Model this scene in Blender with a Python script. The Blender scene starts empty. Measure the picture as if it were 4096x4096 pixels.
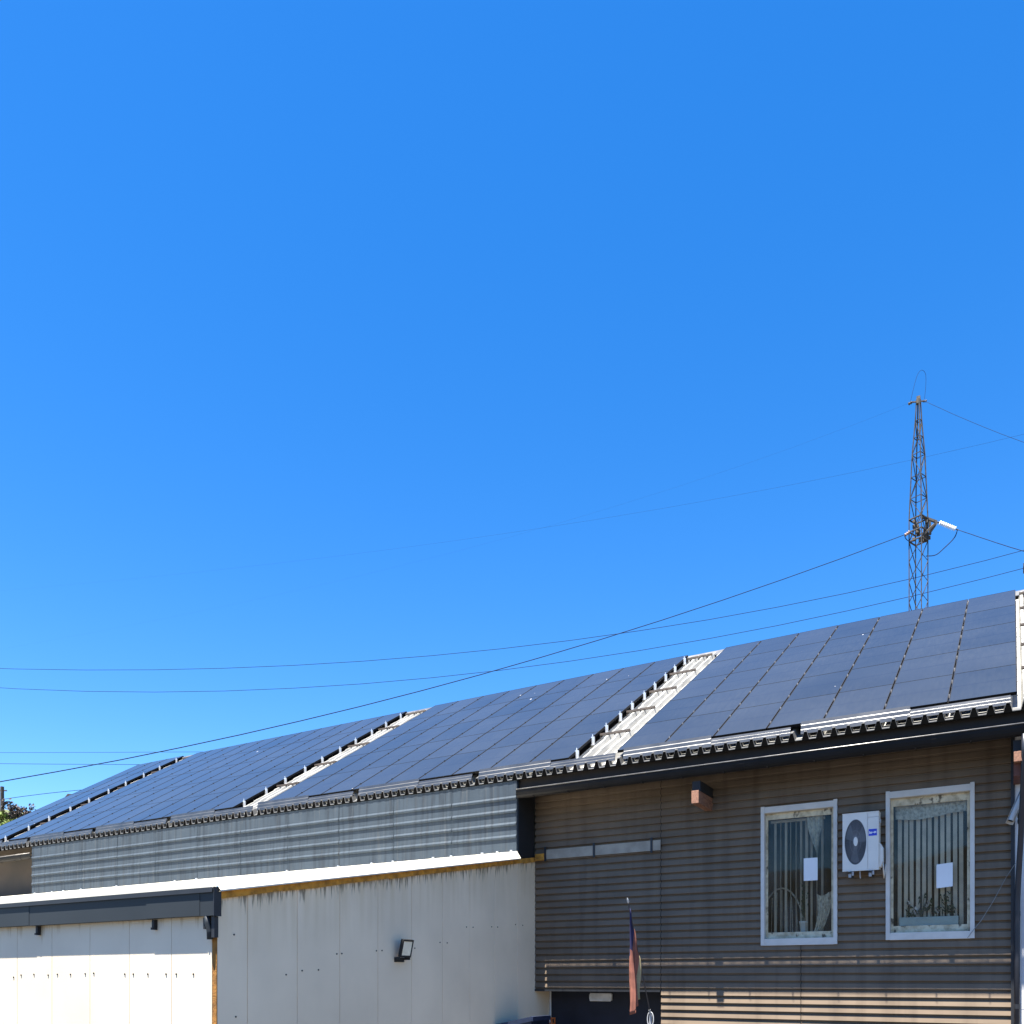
import bpy, math, random
from mathutils import Vector, Matrix
random.seed(7)
R = math.radians
sc = bpy.context.scene
C = sc.collection

# ------------------------------------------------------------------ camera, sky, sun, exposure
cam_d = bpy.data.cameras.new("camera"); cam = bpy.data.objects.new("camera", cam_d); C.objects.link(cam)
cam.location = (0.0, -21.5, 3.52)
cam.rotation_euler = (R(90), 0, R(30.4176))
cam_d.sensor_width = 36.0; cam_d.lens = 29.97; cam_d.shift_y = 0.457
cam_d.clip_start = 0.1; cam_d.clip_end = 3000
sc.camera = cam

SUN_TO = Vector((-0.27, -1.0, 4.47)).normalized()      # towards the sun
EL = math.asin(SUN_TO.z); AZ = math.atan2(SUN_TO.x, SUN_TO.y)
w = bpy.data.worlds.new("World"); sc.world = w; w.use_nodes = True
nt = w.node_tree; nt.nodes.clear()
sky = nt.nodes.new("ShaderNodeTexSky"); sky.sky_type = 'NISHITA'; sky.sun_disc = False
sky.sun_elevation = EL; sky.sun_rotation = AZ
sky.altitude = 300; sky.air_density = 1.0; sky.dust_density = 0.2; sky.ozone_density = 2.6
hs = nt.nodes.new("ShaderNodeHueSaturation"); hs.inputs['Hue'].default_value = 0.506; hs.inputs['Saturation'].default_value = 1.385
bg = nt.nodes.new("ShaderNodeBackground"); bg.inputs['Strength'].default_value = 0.056
out = nt.nodes.new("ShaderNodeOutputWorld")
nt.links.new(sky.outputs[0], hs.inputs['Color']); nt.links.new(hs.outputs[0], bg.inputs['Color'])
nt.links.new(bg.outputs[0], out.inputs['Surface'])
sd = bpy.data.lights.new("sun", 'SUN'); sd.energy = 5.0; sd.angle = R(0.5); sd.color = (1.0, 0.95, 0.86)
so = bpy.data.objects.new("sun", sd); C.objects.link(so)
so.location = (-20, -60, 200); so.rotation_euler = SUN_TO.to_track_quat('Z', 'Y').to_euler()
sc.view_settings.view_transform = 'Standard'; sc.view_settings.look = 'None'
sc.view_settings.gamma = 1.0; sc.view_settings.exposure = 2.3; sc.view_settings.use_curve_mapping = False
sc.cycles.use_denoising = True
sc.cycles.use_adaptive_sampling = False
sc.cycles.max_bounces = 10; sc.cycles.transparent_max_bounces = 16

# ------------------------------------------------------------------ helpers
class MB:
    """collects geometry for one mesh object"""
    def __init__(s): s.v = []; s.f = []; s.m = []
    def poly(s, pts, m=0):
        n = len(s.v); s.v += [tuple(p) for p in pts]; s.f.append(tuple(range(n, n + len(pts)))); s.m.append(m)
    def box(s, x0, x1, y0, y1, z0, z1, m=0, M=None):
        if x0 > x1: x0, x1 = x1, x0
        if y0 > y1: y0, y1 = y1, y0
        if z0 > z1: z0, z1 = z1, z0
        c = [(x0,y0,z0),(x1,y0,z0),(x1,y1,z0),(x0,y1,z0),(x0,y0,z1),(x1,y0,z1),(x1,y1,z1),(x0,y1,z1)]
        if M is not None: c = [tuple(M @ Vector(p)) for p in c]
        n = len(s.v); s.v += c
        for q in ((0,3,2,1),(4,5,6,7),(0,1,5,4),(1,2,6,5),(2,3,7,6),(3,0,4,7)):
            s.f.append(tuple(n + i for i in q)); s.m.append(m)
    def prism(s, prof, a, b, axis='x', m=0, cap=True, closed=True):
        """extrude a 2-D profile between a and b along an axis; profile coords are the other two axes in order"""
        def P(t, p):
            if axis == 'x': return (t, p[0], p[1])
            if axis == 'y': return (p[0], t, p[1])
            return (p[0], p[1], t)
        n = len(s.v); k = len(prof)
        s.v += [P(a, p) for p in prof] + [P(b, p) for p in prof]
        for i in range(k if closed else k - 1):
            j = (i + 1) % k
            s.f.append((n + i, n + j, n + k + j, n + k + i)); s.m.append(m)
        if cap and closed:
            s.f.append(tuple(range(n + k - 1, n - 1, -1))); s.m.append(m)
            s.f.append(tuple(range(n + k, n + 2 * k))); s.m.append(m)
    def tube(s, pts, r, seg=8, m=0, cap=True, rz=1.0):
        pts = [Vector(p) for p in pts]; rr = r if isinstance(r, (list, tuple)) else [r] * len(pts)
        n0 = len(s.v); up = None
        for i, p in enumerate(pts):
            d = (pts[min(i + 1, len(pts) - 1)] - pts[max(i - 1, 0)])
            if d.length < 1e-9: d = Vector((0, 0, 1))
            d.normalize()
            if up is None: up = Vector((0, 0, 1)) if abs(d.z) < 0.9 else Vector((1, 0, 0))
            a = d.cross(up); 
            if a.length < 1e-6: a = d.cross(Vector((1, 0.3, 0)))
            a.normalize(); b = a.cross(d).normalized(); up = b
            for k in range(seg):
                t = 2 * math.pi * k / seg
                o = a * math.cos(t) * rr[i] + b * math.sin(t) * rr[i]
                s.v.append((p.x + o.x, p.y + o.y, p.z + o.z * rz))
        for i in range(len(pts) - 1):
            for k in range(seg):
                q = (k + 1) % seg
                s.f.append((n0 + i*seg + k, n0 + i*seg + q, n0 + (i+1)*seg + q, n0 + (i+1)*seg + k)); s.m.append(m)
        if cap:
            s.f.append(tuple(n0 + k for k in range(seg - 1, -1, -1))); s.m.append(m)
            e = n0 + (len(pts) - 1) * seg
            s.f.append(tuple(e + k for k in range(seg))); s.m.append(m)
    def bar(s, a, b, w, h=None, m=0):
        """square bar between two points"""
        a = Vector(a); b = Vector(b); h = h or w; d = (b - a)
        L = d.length; q = d.to_track_quat('Z', 'Y').to_matrix().to_4x4(); M = Matrix.Translation(a) @ q
        s.box(-w/2, w/2, -h/2, h/2, 0, L, m, M)
    def disc(s, c, rx, rz, seg=40, y=None, m=0, flip=False):
        pts = [(c[0] + rx*math.cos(2*math.pi*k/seg), c[1], c[2] + rz*math.sin(2*math.pi*k/seg)) for k in range(seg)]
        s.poly(pts[::-1] if flip else pts, m)
    def build(s, name, mats, parent=None, smooth=False, bevel=0.0, loc=None):
        me = bpy.data.meshes.new(name); me.from_pydata(s.v, [], s.f); me.update()
        ml = mats if isinstance(mats, (list, tuple)) else [mats]
        for m in ml: me.materials.append(m)
        for i, p in enumerate(me.polygons):
            p.material_index = s.m[i]; p.use_smooth = smooth
        o = bpy.data.objects.new(name, me); C.objects.link(o)
        if parent is not None:
            o.parent = parent
            o.matrix_parent_inverse = Matrix.Translation(-world_loc(parent))
        if bevel:
            b = o.modifiers.new("bevel", 'BEVEL'); b.width = bevel; b.segments = 2; b.limit_method = 'ANGLE'; b.angle_limit = R(40)
        return o

def world_loc(o):
    p = Vector(o.location)
    if o.parent is not None:
        p = p + world_loc(o.parent) + o.matrix_parent_inverse.to_translation()
    return p

def tag(o, label=None, cat=None, group=None, kind=None):
    if label: o['label'] = label
    if cat: o['category'] = cat
    if group: o['group'] = group
    if kind: o['kind'] = kind
    return o

def thing(name, loc, label, cat, group=None):
    o = bpy.data.objects.new(name, None); o.empty_display_size = 0.2; o.location = loc; C.objects.link(o)
    return tag(o, label, cat, group)

def copy_under(src, parent, delta):
    """copy one part (shared mesh), shifted by delta, under a thing"""
    c = src.copy(); C.objects.link(c); c.parent = parent
    c.matrix_parent_inverse = Matrix.Translation(-world_loc(parent)); c.location = Vector(src.location) + Vector(delta)
    return c

# ------------------------------------------------------------------ materials
def mat(name, col, rough=0.6, metal=0.0, spec=0.5, var=0.12, scale=3.0, stretch=(1,1,1), bump=0.0, bscale=40.0, rvar=0.1, tint=None):
    m = bpy.data.materials.new(name); m.use_nodes = True; nt = m.node_tree; p = nt.nodes["Principled BSDF"]
    p.inputs['Roughness'].default_value = rough; p.inputs['Metallic'].default_value = metal
    p.inputs['Specular IOR Level'].default_value = spec
    tc = nt.nodes.new("ShaderNodeTexCoord"); mp = nt.nodes.new("ShaderNodeMapping"); mp.inputs['Scale'].default_value = stretch
    g = nt.nodes.new("ShaderNodeNewGeometry")
    nt.links.new(g.outputs['Position'], mp.inputs['Vector'])
    n = nt.nodes.new("ShaderNodeTexNoise"); n.inputs['Scale'].default_value = scale; n.inputs['Detail'].default_value = 6
    nt.links.new(mp.outputs[0], n.inputs['Vector'])
    mx = nt.nodes.new("ShaderNodeMix"); mx.data_type = 'RGBA'
    t = tint or (col[0]*(1-var*2), col[1]*(1-var*2), col[2]*(1-var*2))
    mx.inputs[6].default_value = (*t, 1); mx.inputs[7].default_value = (min(1,col[0]*(1+var)), min(1,col[1]*(1+var)), min(1,col[2]*(1+var)), 1)
    mr = nt.nodes.new("ShaderNodeMapRange"); mr.inputs[1].default_value = 0.3; mr.inputs[2].default_value = 0.62
    nt.links.new(n.outputs[0], mr.inputs[0]); nt.links.new(mr.outputs[0], mx.inputs[0]); nt.links.new(mx.outputs[2], p.inputs['Base Color'])
    if rvar:
        mr2 = nt.nodes.new("ShaderNodeMapRange"); mr2.inputs[3].default_value = max(0.02, rough - rvar); mr2.inputs[4].default_value = min(1, rough + rvar)
        nt.links.new(n.outputs[0], mr2.inputs[0]); nt.links.new(mr2.outputs[0], p.inputs['Roughness'])
    if bump:
        b = nt.nodes.new("ShaderNodeBump"); b.inputs['Strength'].default_value = bump; b.inputs['Distance'].default_value = 0.02
        n2 = nt.nodes.new("ShaderNodeTexNoise"); n2.inputs['Scale'].default_value = bscale; n2.inputs['Detail'].default_value = 3
        nt.links.new(mp.outputs[0], n2.inputs['Vector']); nt.links.new(n2.outputs[0], b.inputs['Height']); nt.links.new(b.outputs[0], p.inputs['Normal'])
    m["principled"] = p.name
    return m

def add_overlay(m, col, fac_builder, rough=None):
    """mix a second colour over a material's base colour with a factor socket built by fac_builder(nt)"""
    nt = m.node_tree; p = nt.nodes["Principled BSDF"]; src = p.inputs['Base Color'].links[0].from_socket
    mx = nt.nodes.new("ShaderNodeMix"); mx.data_type = 'RGBA'; nt.links.new(src, mx.inputs[6]); mx.inputs[7].default_value = (*col, 1)
    nt.links.new(fac_builder(nt), mx.inputs[0]); nt.links.new(mx.outputs[2], p.inputs['Base Color'])

def N(nt, t, **kw):
    n = nt.nodes.new(t)
    for k, v in kw.items(): setattr(n, k, v)
    return n
def math_node(nt, op, a, b=None, c=None, clamp=False):
    n = nt.nodes.new("ShaderNodeMath"); n.operation = op; n.use_clamp = clamp
    for i, v in enumerate((a, b, c)):
        if v is None: continue
        if isinstance(v, (int, float)): n.inputs[i].default_value = v
        else: nt.links.new(v, n.inputs[i])
    return n.outputs[0]
def ramp(nt, sock, a, b, lo=0.0, hi=1.0):
    n = nt.nodes.new("ShaderNodeMapRange"); nt.links.new(sock, n.inputs[0])
    n.inputs[1].default_value = a; n.inputs[2].default_value = b; n.inputs[3].default_value = lo; n.inputs[4].default_value = hi
    return n.outputs[0]
def pos_noise(nt, scale, stretch=(1,1,1), detail=4, off=(0,0,0)):
    g = nt.nodes.new("ShaderNodeNewGeometry"); mp = nt.nodes.new("ShaderNodeMapping")
    mp.inputs['Scale'].default_value = stretch; mp.inputs['Location'].default_value = off
    nt.links.new(g.outputs['Position'], mp.inputs['Vector'])
    n = nt.nodes.new("ShaderNodeTexNoise"); n.inputs['Scale'].default_value = scale; n.inputs['Detail'].default_value = detail
    nt.links.new(mp.outputs[0], n.inputs['Vector']); return n.outputs[0]
def pos_xyz(nt):
    g = nt.nodes.new("ShaderNodeNewGeometry"); s = nt.nodes.new("ShaderNodeSeparateXYZ"); nt.links.new(g.outputs['Position'], s.inputs[0])
    return s.outputs

siding_m = mat("siding_brown_grey", (0.185, 0.140, 0.100), rough=0.68, metal=0.1, spec=0.2, var=0.08, scale=0.8, stretch=(1,1,3), rvar=0.08)
dark_m = mat("dark_opening", (0.012, 0.013, 0.016), rough=0.7, var=0.1)
navy_m = mat("navy_paint", (0.012, 0.014, 0.028), rough=0.5, var=0.15)
white_m = mat("white_sandwich_panel", (0.66, 0.62, 0.52), rough=0.45, var=0.03, scale=0.6, rvar=0.05)
foam_m = mat("weathered_foam", (0.50, 0.235, 0.035), rough=0.9, var=0.25, scale=5, bump=0.5, bscale=30, tint=(0.26, 0.12, 0.02))
foam2_m = mat("browned_foam_strip", (0.26, 0.115, 0.02), rough=0.9, var=0.2, scale=6, bump=0.5, bscale=30)
slate_m = mat("slate_grey_sheet", (0.024, 0.029, 0.034), rough=0.5, spec=0.25, var=0.06, scale=0.7, rvar=0.05)
slate_dk = mat("dark_slate_sheet", (0.016, 0.018, 0.023), rough=0.5, var=0.1)
gutter_m = mat("black_gutter", (0.012, 0.011, 0.011), rough=0.5, spec=0.15, var=0.15, scale=2)
roof_m = mat("weathered_grey_roof_sheet", (0.31, 0.305, 0.285), rough=0.5, metal=0.1, var=0.12, scale=1.2, stretch=(3,1,1), bump=0.15, bscale=15)
flash_m = mat("pale_metal_flashing", (0.14, 0.14, 0.14), rough=0.42, metal=0.9, var=0.06, scale=2)
alu_m = mat("aluminium", (0.72, 0.73, 0.74), rough=0.38, metal=0.6, var=0.05)
frame_blk = mat("black_anodised_frame", (0.004, 0.004, 0.005), rough=0.6, spec=0.15, var=0.1)
trim_m = mat("white_window_trim", (0.63, 0.60, 0.55), rough=0.42, var=0.05, scale=3)
sash_m = mat("weathered_cream_sash", (0.56, 0.49, 0.34), rough=0.7, var=0.18, scale=7, bump=0.3, tint=(0.36, 0.29, 0.18))
wood_m = mat("beam_wood", (0.27, 0.13, 0.08), rough=0.75, var=0.2, scale=6, stretch=(4,1,4))
wood_dk = mat("dark_beam_wood", (0.13, 0.045, 0.028), rough=0.7, var=0.2, scale=6)
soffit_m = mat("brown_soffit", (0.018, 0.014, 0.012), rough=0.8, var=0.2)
ac_m = mat("ac_white_casing", (0.74, 0.70, 0.63), rough=0.45, var=0.03)
ac_gr = mat("ac_grey_plastic", (0.40, 0.41, 0.43), rough=0.5, var=0.05)
ac_bl = mat("ac_black_grille", (0.022, 0.022, 0.026), rough=0.5, var=0.1)
badge_m = mat("blue_badge", (0.02, 0.05, 0.52), rough=0.4, var=0.05)
wht_m = mat("bright_white", (0.82, 0.82, 0.82), rough=0.5, var=0.02)
rubber_m = mat("dark_rubber", (0.02, 0.02, 0.02), rough=0.8, var=0.1)
render_m = mat("grey_white_render", (0.60, 0.60, 0.60), rough=0.8, var=0.06, scale=1.5, bump=0.2)
lace_m = mat("white_lace", (0.70, 0.68, 0.60), rough=0.9, var=0.25, scale=30)
slat_m = mat("fabric_blind_slat", (0.80, 0.72, 0.60), rough=0.9, var=0.08, scale=4)
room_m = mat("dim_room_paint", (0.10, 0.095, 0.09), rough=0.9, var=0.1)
paper_m = mat("white_paper", (0.80, 0.82, 0.84), rough=0.8, var=0.02)
pot_m = mat("white_flower_pot", (0.70, 0.74, 0.76), rough=0.5, var=0.03)
box_m = mat("pale_teal_planter", (0.48, 0.62, 0.66), rough=0.5, var=0.04)
leaf_m = mat("house_plant_leaf", (0.035, 0.06, 0.03), rough=0.6, var=0.3, scale=20)
steel_m = mat("pylon_steel", (0.062, 0.061, 0.062), rough=0.8, metal=0.0, spec=0.1, var=0.25, scale=3)
rust_m = mat("pylon_fittings", (0.075, 0.06, 0.045), rough=0.8, var=0.35, scale=4)
glassins_m = mat("white_porcelain", (0.78, 0.80, 0.82), rough=0.2, var=0.04)
wire_m = mat("power_line_wire", (0.02, 0.032, 0.07), rough=0.95, spec=0.05, var=0.1)
salmon_m = mat("faded_red_cloth", (0.29, 0.105, 0.07), rough=0.9, var=0.15, scale=5)
blue_m = mat("blue_cloth", (0.02, 0.02, 0.075), rough=0.9, var=0.15, scale=5)
cream_m = mat("cream_cloth", (0.38, 0.31, 0.17), rough=0.9, var=0.1, scale=5)
bin_m = mat("dark_blue_steel", (0.016, 0.026, 0.06), rough=0.45, var=0.2)
orange_m = mat("orange_paint", (0.55, 0.13, 0.02), rough=0.5, var=0.15)
ground_m = mat("asphalt_yard", (0.034, 0.031, 0.027), rough=0.9, var=0.15, scale=0.3, bump=0.3)
hill_m = mat("grassy_hillside", (0.055, 0.075, 0.022), rough=0.95, var=0.35, scale=0.12, tint=(0.05, 0.05, 0.02))
wood_hill_m = mat("dark_woodland", (0.022, 0.022, 0.014), rough=0.95, var=0.3, scale=0.05)
bush_m = mat("green_bush_leaf", (0.10, 0.16, 0.03), rough=0.8, var=0.35, scale=1.0, tint=(0.13, 0.11, 0.03))
brown_m = mat("brown_dry_leaf", (0.055, 0.04, 0.036), rough=0.9, var=0.3, scale=1.0)
tile_m = mat("distant_brown_roof", (0.07, 0.042, 0.04), rough=0.9, var=0.2, scale=1)
bark_m = mat("bark", (0.05, 0.04, 0.035), rough=0.9, var=0.3)
lens_m = mat("floodlight_lens", (0.85, 0.80, 0.64), rough=0.25, var=0.05, scale=6)
cctv_m = mat("camera_white", (0.50, 0.50, 0.49), rough=0.5, var=0.05)

# blue-grey cladding with vertical weathering streaks
clad_m = mat("blue_grey_cladding", (0.046, 0.061, 0.078), rough=0.62, spec=0.12, metal=0.0, var=0.05, scale=1.0, rvar=0.06)
add_overlay(clad_m, (0.022, 0.026, 0.032), lambda nt: math_node(nt, 'MULTIPLY', ramp(nt, pos_noise(nt, 1.0, (9, 1, 0.5), 5), 0.48, 0.66), 0.55))
add_overlay(clad_m, (0.075, 0.082, 0.088), lambda nt: math_node(nt, 'MULTIPLY', ramp(nt, pos_noise(nt, 1.0, (12, 1, 0.6), 4, (5, 0, 3)), 0.56, 0.72), 0.6))
# white gable wall: mould runs hanging below the roof edge
gable_m = mat("white_panel_with_mould_runs", (0.84, 0.685, 0.50), rough=0.6, spec=0.15, var=0.05, scale=0.5, rvar=0.05)
def run_fac(nt):
    x, y, z = pos_xyz(nt)
    edge = math_node(nt, 'MULTIPLY_ADD', y, 0.1756, 4.94 + 0.1756 * 11.29)
    d = math_node(nt, 'SUBTRACT', edge, z)                                   # height below the roof edge
    length = ramp(nt, pos_noise(nt, 1.0, (1, 15, 0.25), 6), 0.42, 0.76, 0.05, 1.0)
    blot = ramp(nt, pos_noise(nt, 1.0, (1, 22, 4.0), 6, (0, 3, 9)), 0.34, 0.52)
    reach = math_node(nt, 'SUBTRACT', math_node(nt, 'MULTIPLY', length, 0.46), d)
    return math_node(nt, 'MULTIPLY', math_node(nt, 'MULTIPLY', ramp(nt, reach, 0.0, 0.16), blot), 0.7)
def tan_fac(nt):
    x, y, z = pos_xyz(nt)
    edge = math_node(nt, 'MULTIPLY_ADD', y, 0.1756, 4.94 + 0.1756 * 11.29)
    d = math_node(nt, 'SUBTRACT', edge, z)
    nn = ramp(nt, pos_noise(nt, 1.0, (1, 6, 0.4), 5, (2, 1, 0)), 0.35, 0.75)
    return math_node(nt, 'MULTIPLY', math_node(nt, 'MULTIPLY', ramp(nt, d, 1.3, 0.0), nn), 0.55)
add_overlay(gable_m, (0.60, 0.45, 0.24), tan_fac)
add_overlay(gable_m, (0.055, 0.045, 0.025), run_fac)
# white front wall: brown runs under the box gutter
front_m = mat("white_panel_with_brown_runs", (0.68, 0.595, 0.46), rough=0.6, spec=0.2, var=0.05, scale=0.5, rvar=0.05)
def front_fac(nt):
    x, y, z = pos_xyz(nt)
    d = math_node(nt, 'SUBTRACT', 4.66, z)
    length = ramp(nt, pos_noise(nt, 1.0, (7, 1, 0.12), 5), 0.50, 0.72)
    reach = math_node(nt, 'SUBTRACT', math_node(nt, 'MULTIPLY', length, 0.46), d)
    return math_node(nt, 'MULTIPLY', ramp(nt, reach, 0.0, 0.35), 0.75)
add_overlay(front_m, (0.34, 0.24, 0.11), front_fac)
# the dark grey eave course of the roof sheet
def eave_fac(nt):
    x, y, z = pos_xyz(nt)
    return math_node(nt, 'MULTIPLY', ramp(nt, y, -1.00, -1.02), 0.95)
add_overlay(roof_m, (0.075, 0.075, 0.075), eave_fac)
# dirt runs on the siding below the eave and the windows
add_overlay(siding_m, (0.10, 0.075, 0.055), lambda nt: math_node(nt, 'MULTIPLY', ramp(nt, pos_noise(nt, 1.0, (3.5, 1, 0.22), 5, (2, 0, 7)), 0.48, 0.75), 0.6))
# sash tops: black rot spots
add_overlay(sash_m, (0.05, 0.035, 0.02), lambda nt: math_node(nt, 'MULTIPLY', ramp(nt, pos_noise(nt, 9.0, (1, 1, 0.6), 3), 0.60, 0.68), 0.85))

# solar glass: dark cells behind glass, faint row lines, dust, a few bird droppings
pv_m = mat("solar_glass", (0.010, 0.013, 0.018), rough=0.18, spec=0.27, var=0.10, scale=0.5, rvar=0.06)
def dust(nt):
    a = ramp(nt, pos_noise(nt, 0.35, (1.2, 1.0, 1.0), 6), 0.25, 0.8)
    b = ramp(nt, pos_noise(nt, 6.0, (2.0, .35, .35), 3, (3, 1, 2)), 0.2, 0.9)
    return math_node(nt, 'MULTIPLY_ADD', math_node(nt, 'MULTIPLY', a, b), 0.045, 0.028)
add_overlay(pv_m, (0.28, 0.28, 0.24), dust)
def rowlines(nt):
    tc = nt.nodes.new("ShaderNodeTexCoord"); s = nt.nodes.new("ShaderNodeSeparateXYZ"); nt.links.new(tc.outputs['Object'], s.inputs[0])
    return math_node(nt, 'MULTIPLY', ramp(nt, math_node(nt, 'ABSOLUTE', math_node(nt, 'SUBTRACT', s.outputs[1], 1.135)), 0.022, 0.012), 0.6)
add_overlay(pv_m, (0.008, 0.008, 0.012), rowlines)
def droppings(nt):
    g = nt.nodes.new("ShaderNodeNewGeometry"); mp = nt.nodes.new("ShaderNodeMapping"); mp.inputs['Scale'].default_value = (1, 0.55, 0.55)
    nt.links.new(g.outputs['Position'], mp.inputs['Vector'])
    v = nt.nodes.new("ShaderNodeTexVoronoi"); v.inputs['Scale'].default_value = 1.35; nt.links.new(mp.outputs[0], v.inputs['Vector'])
    sep = nt.nodes.new("ShaderNodeSeparateColor"); nt.links.new(v.outputs['Color'], sep.inputs[0])
    pick = math_node(nt, 'GREATER_THAN', sep.outputs[0], 0.45)
    size = math_node(nt, 'MULTIPLY', sep.outputs[1], 0.045)
    d = math_node(nt, 'SUBTRACT', math_node(nt, 'ADD', size, 0.012), v.outputs['Distance'])
    return math_node(nt, 'MULTIPLY', math_node(nt, 'MULTIPLY', ramp(nt, d, 0.0, 0.012), pick), 0.75)
add_overlay(pv_m, (0.70, 0.70, 0.68), droppings)

def panel_tint(nt):
    oi = nt.nodes.new("ShaderNodeObjectInfo"); return math_node(nt, 'MULTIPLY', oi.outputs['Random'], 0.02)
add_overlay(pv_m, (0.30, 0.30, 0.30), panel_tint)

# window glass
def glass_mat():
    m = bpy.data.materials.new("window_glass"); m.use_nodes = True; nt = m.node_tree; nt.nodes.clear()
    o = nt.nodes.new("ShaderNodeOutputMaterial"); tr = nt.nodes.new("ShaderNodeBsdfTransparent"); tr.inputs[0].default_value = (0.90, 0.90, 0.87, 1)
    gl = nt.nodes.new("ShaderNodeBsdfGlossy"); gl.inputs['Roughness'].default_value = 0.02
    fr = nt.nodes.new("ShaderNodeFresnel"); fr.inputs[0].default_value = 1.32
    mx = nt.nodes.new("ShaderNodeMixShader"); nt.links.new(fr.outputs[0], mx.inputs[0]); nt.links.new(tr.outputs[0], mx.inputs[1]); nt.links.new(gl.outputs[0], mx.inputs[2])
    df = nt.nodes.new("ShaderNodeBsdfDiffuse"); df.inputs[0].default_value = (0.5, 0.5, 0.48, 1)
    mx2 = nt.nodes.new("ShaderNodeMixShader"); nt.links.new(math_node(nt, 'MULTIPLY', ramp(nt, pos_noise(nt, 2.0, (1, 1, 0.6), 5), 0.4, 0.8), 0.07), mx2.inputs[0])
    nt.links.new(mx.outputs[0], mx2.inputs[1]); nt.links.new(df.outputs[0], mx2.inputs[2]); nt.links.new(mx2.outputs[0], o.inputs[0])
    return m
glass_m = glass_mat()

# ------------------------------------------------------------------ ground and far terrain
g = MB(); g.poly([(-900,-900,0),(900,-900,0),(900,900,0),(-900,900,0)])
tag(g.build("ground", ground_m), kind='structure')

def terrain(name, fn, x0, x1, y0, y1, n, m_=None):
    b = MB()
    for j in range(n + 1):
        for i in range(n + 1):
            x = x0 + (x1 - x0) * i / n; y = y0 + (y1 - y0) * j / n; b.v.append((x, y, fn(x, y)))
    for j in range(n):
        for i in range(n):
            a = j * (n + 1) + i; b.f.append((a, a + 1, a + n + 2, a + n + 1)); b.m.append(0)
    return tag(b.build(name, m_ or hill_m, smooth=True), kind='structure')
def hillf(x, y):                       # the slope seen past the left end of the roof
    h = 36.5 * math.exp(-((x + 168) / 40) ** 2 - ((y - 66) / 70) ** 2)
    return h + 0.8 * math.sin(x * 0.5) * math.sin(y * 0.37) - 0.6
terrain("hillside", hillf, -260, -110, -60, 200, 60)
def backf(x, y):                       # wooded hills across the yard, seen only in the window panes
    return 46 * math.exp(-((y + 240) / 70) ** 2) * (0.75 + 0.25 * math.sin(x * 0.018 + 1) + 0.08 * math.sin(x * 0.07)) - 1.0
terrain("wooded_hills", backf, -420, 420, -420, -90, 70, wood_hill_m)

# ------------------------------------------------------------------ the workshop building
M0 = 0.61
def zr(y): return 9.15 + M0 * (y + 1.1)             # mean roof surface
X_END = 4.5; X_LEFT = -41.9; Y_EAVE = -1.165; Y_RIDGE = 9.25
ws = thing("workshop_building", (-16, 4, 0), "long workshop with grey-brown ribbed siding under a pitched metal roof full of solar panels", "building")

PITCH = 0.19; PH = 3.115
def rib_profile(za, zb):
    """outline of the ribbed siding between two heights: each rib leans out at its bottom and tucks under the next"""
    pts = []
    k = math.floor((za - PH) / PITCH) - 1
    raw = []
    while PH + k * PITCH < zb + PITCH:
        z = PH + k * PITCH
        raw += [(-0.036, z), (-0.042, z + 0.008), (-0.016, z + 0.132), (0.025, z + 0.135), (0.025, z + PITCH - 0.003)]
        k += 1
    for (p, q) in zip(raw, raw[1:]):
        if q[1] <= za or p[1] >= zb: continue
        a, b = p, q
        if a[1] < za: t = (za - a[1]) / (b[1] - a[1]); a = (a[0] + t * (b[0] - a[0]), za)
        if b[1] > zb: t = (zb - a[1]) / (b[1] - a[1]); b = (a[0] + t * (b[0] - a[0]), zb)
        if not pts: pts.append(a)
        pts.append(b)
    return pts
W1 = (-5.395, -3.615, 4.375, 7.81); W2 = (-2.525, -0.735, 4.445, 7.875)
XA = -11.84; XS = -8.035; XQ = -4.445
wall = MB()
def siding(x0, x1, za, zb):
    wall.prism(rib_profile(za, zb), x0, x1, 'x', 0, cap=False, closed=False)
GAP = 0.008
TOPZ = 9.55
for (x0, x1, za, zb) in ((XA, XS - GAP, 3.25, TOPZ), (XS + GAP, W1[0], 0, TOPZ), (W1[0], XQ - GAP, 0, W1[2]), (XQ + GAP, W1[1], 0, W1[2]), (W1[0], W1[1], W1[3], TOPZ),
                         (W1[1], W2[0], 0, TOPZ), (W2[0], W2[1], 0, W2[2]), (W2[0], W2[1], W2[3], TOPZ), (W2[1], 0.0, 0, TOPZ)):
    siding(x0, x1, za, zb)
wall_o = wall.build("wall", siding_m, ws)
wb = MB()                                            # backing behind the siding and its seams, with the two window openings
for (x0, x1, za, zb) in ((XA, XS, 3.26, TOPZ), (XS, W1[0], 0, TOPZ), (W1[0], W1[1], 0, W1[2]), (W1[0], W1[1], W1[3], TOPZ), (W1[1], W2[0], 0, TOPZ),
                         (W2[0], W2[1], 0, W2[2]), (W2[0], W2[1], W2[3], TOPZ), (W2[1], 0.0, 0, TOPZ)):
    wb.box(x0, x1, 0.03, 0.16, za, zb)
wb.build("wall_core", dark_m, ws)
# plain end corner strip of the siding, then the grey-white section of wall
cs = MB(); cs.box(-0.03, 0.045, -0.085, 0.1, 0, TOPZ); cs.build("corner_trim", slate_dk, ws)
ww = MB(); ww.box(0.045, X_END, -0.06, 0.2, 0, TOPZ)
for zz in (1.2, 2.9, 4.7, 6.5): ww.box(0.046, X_END - .01, -0.064, -0.058, zz, zz + 0.012)
ww.build("rendered_wall", render_m, ws)
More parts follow.
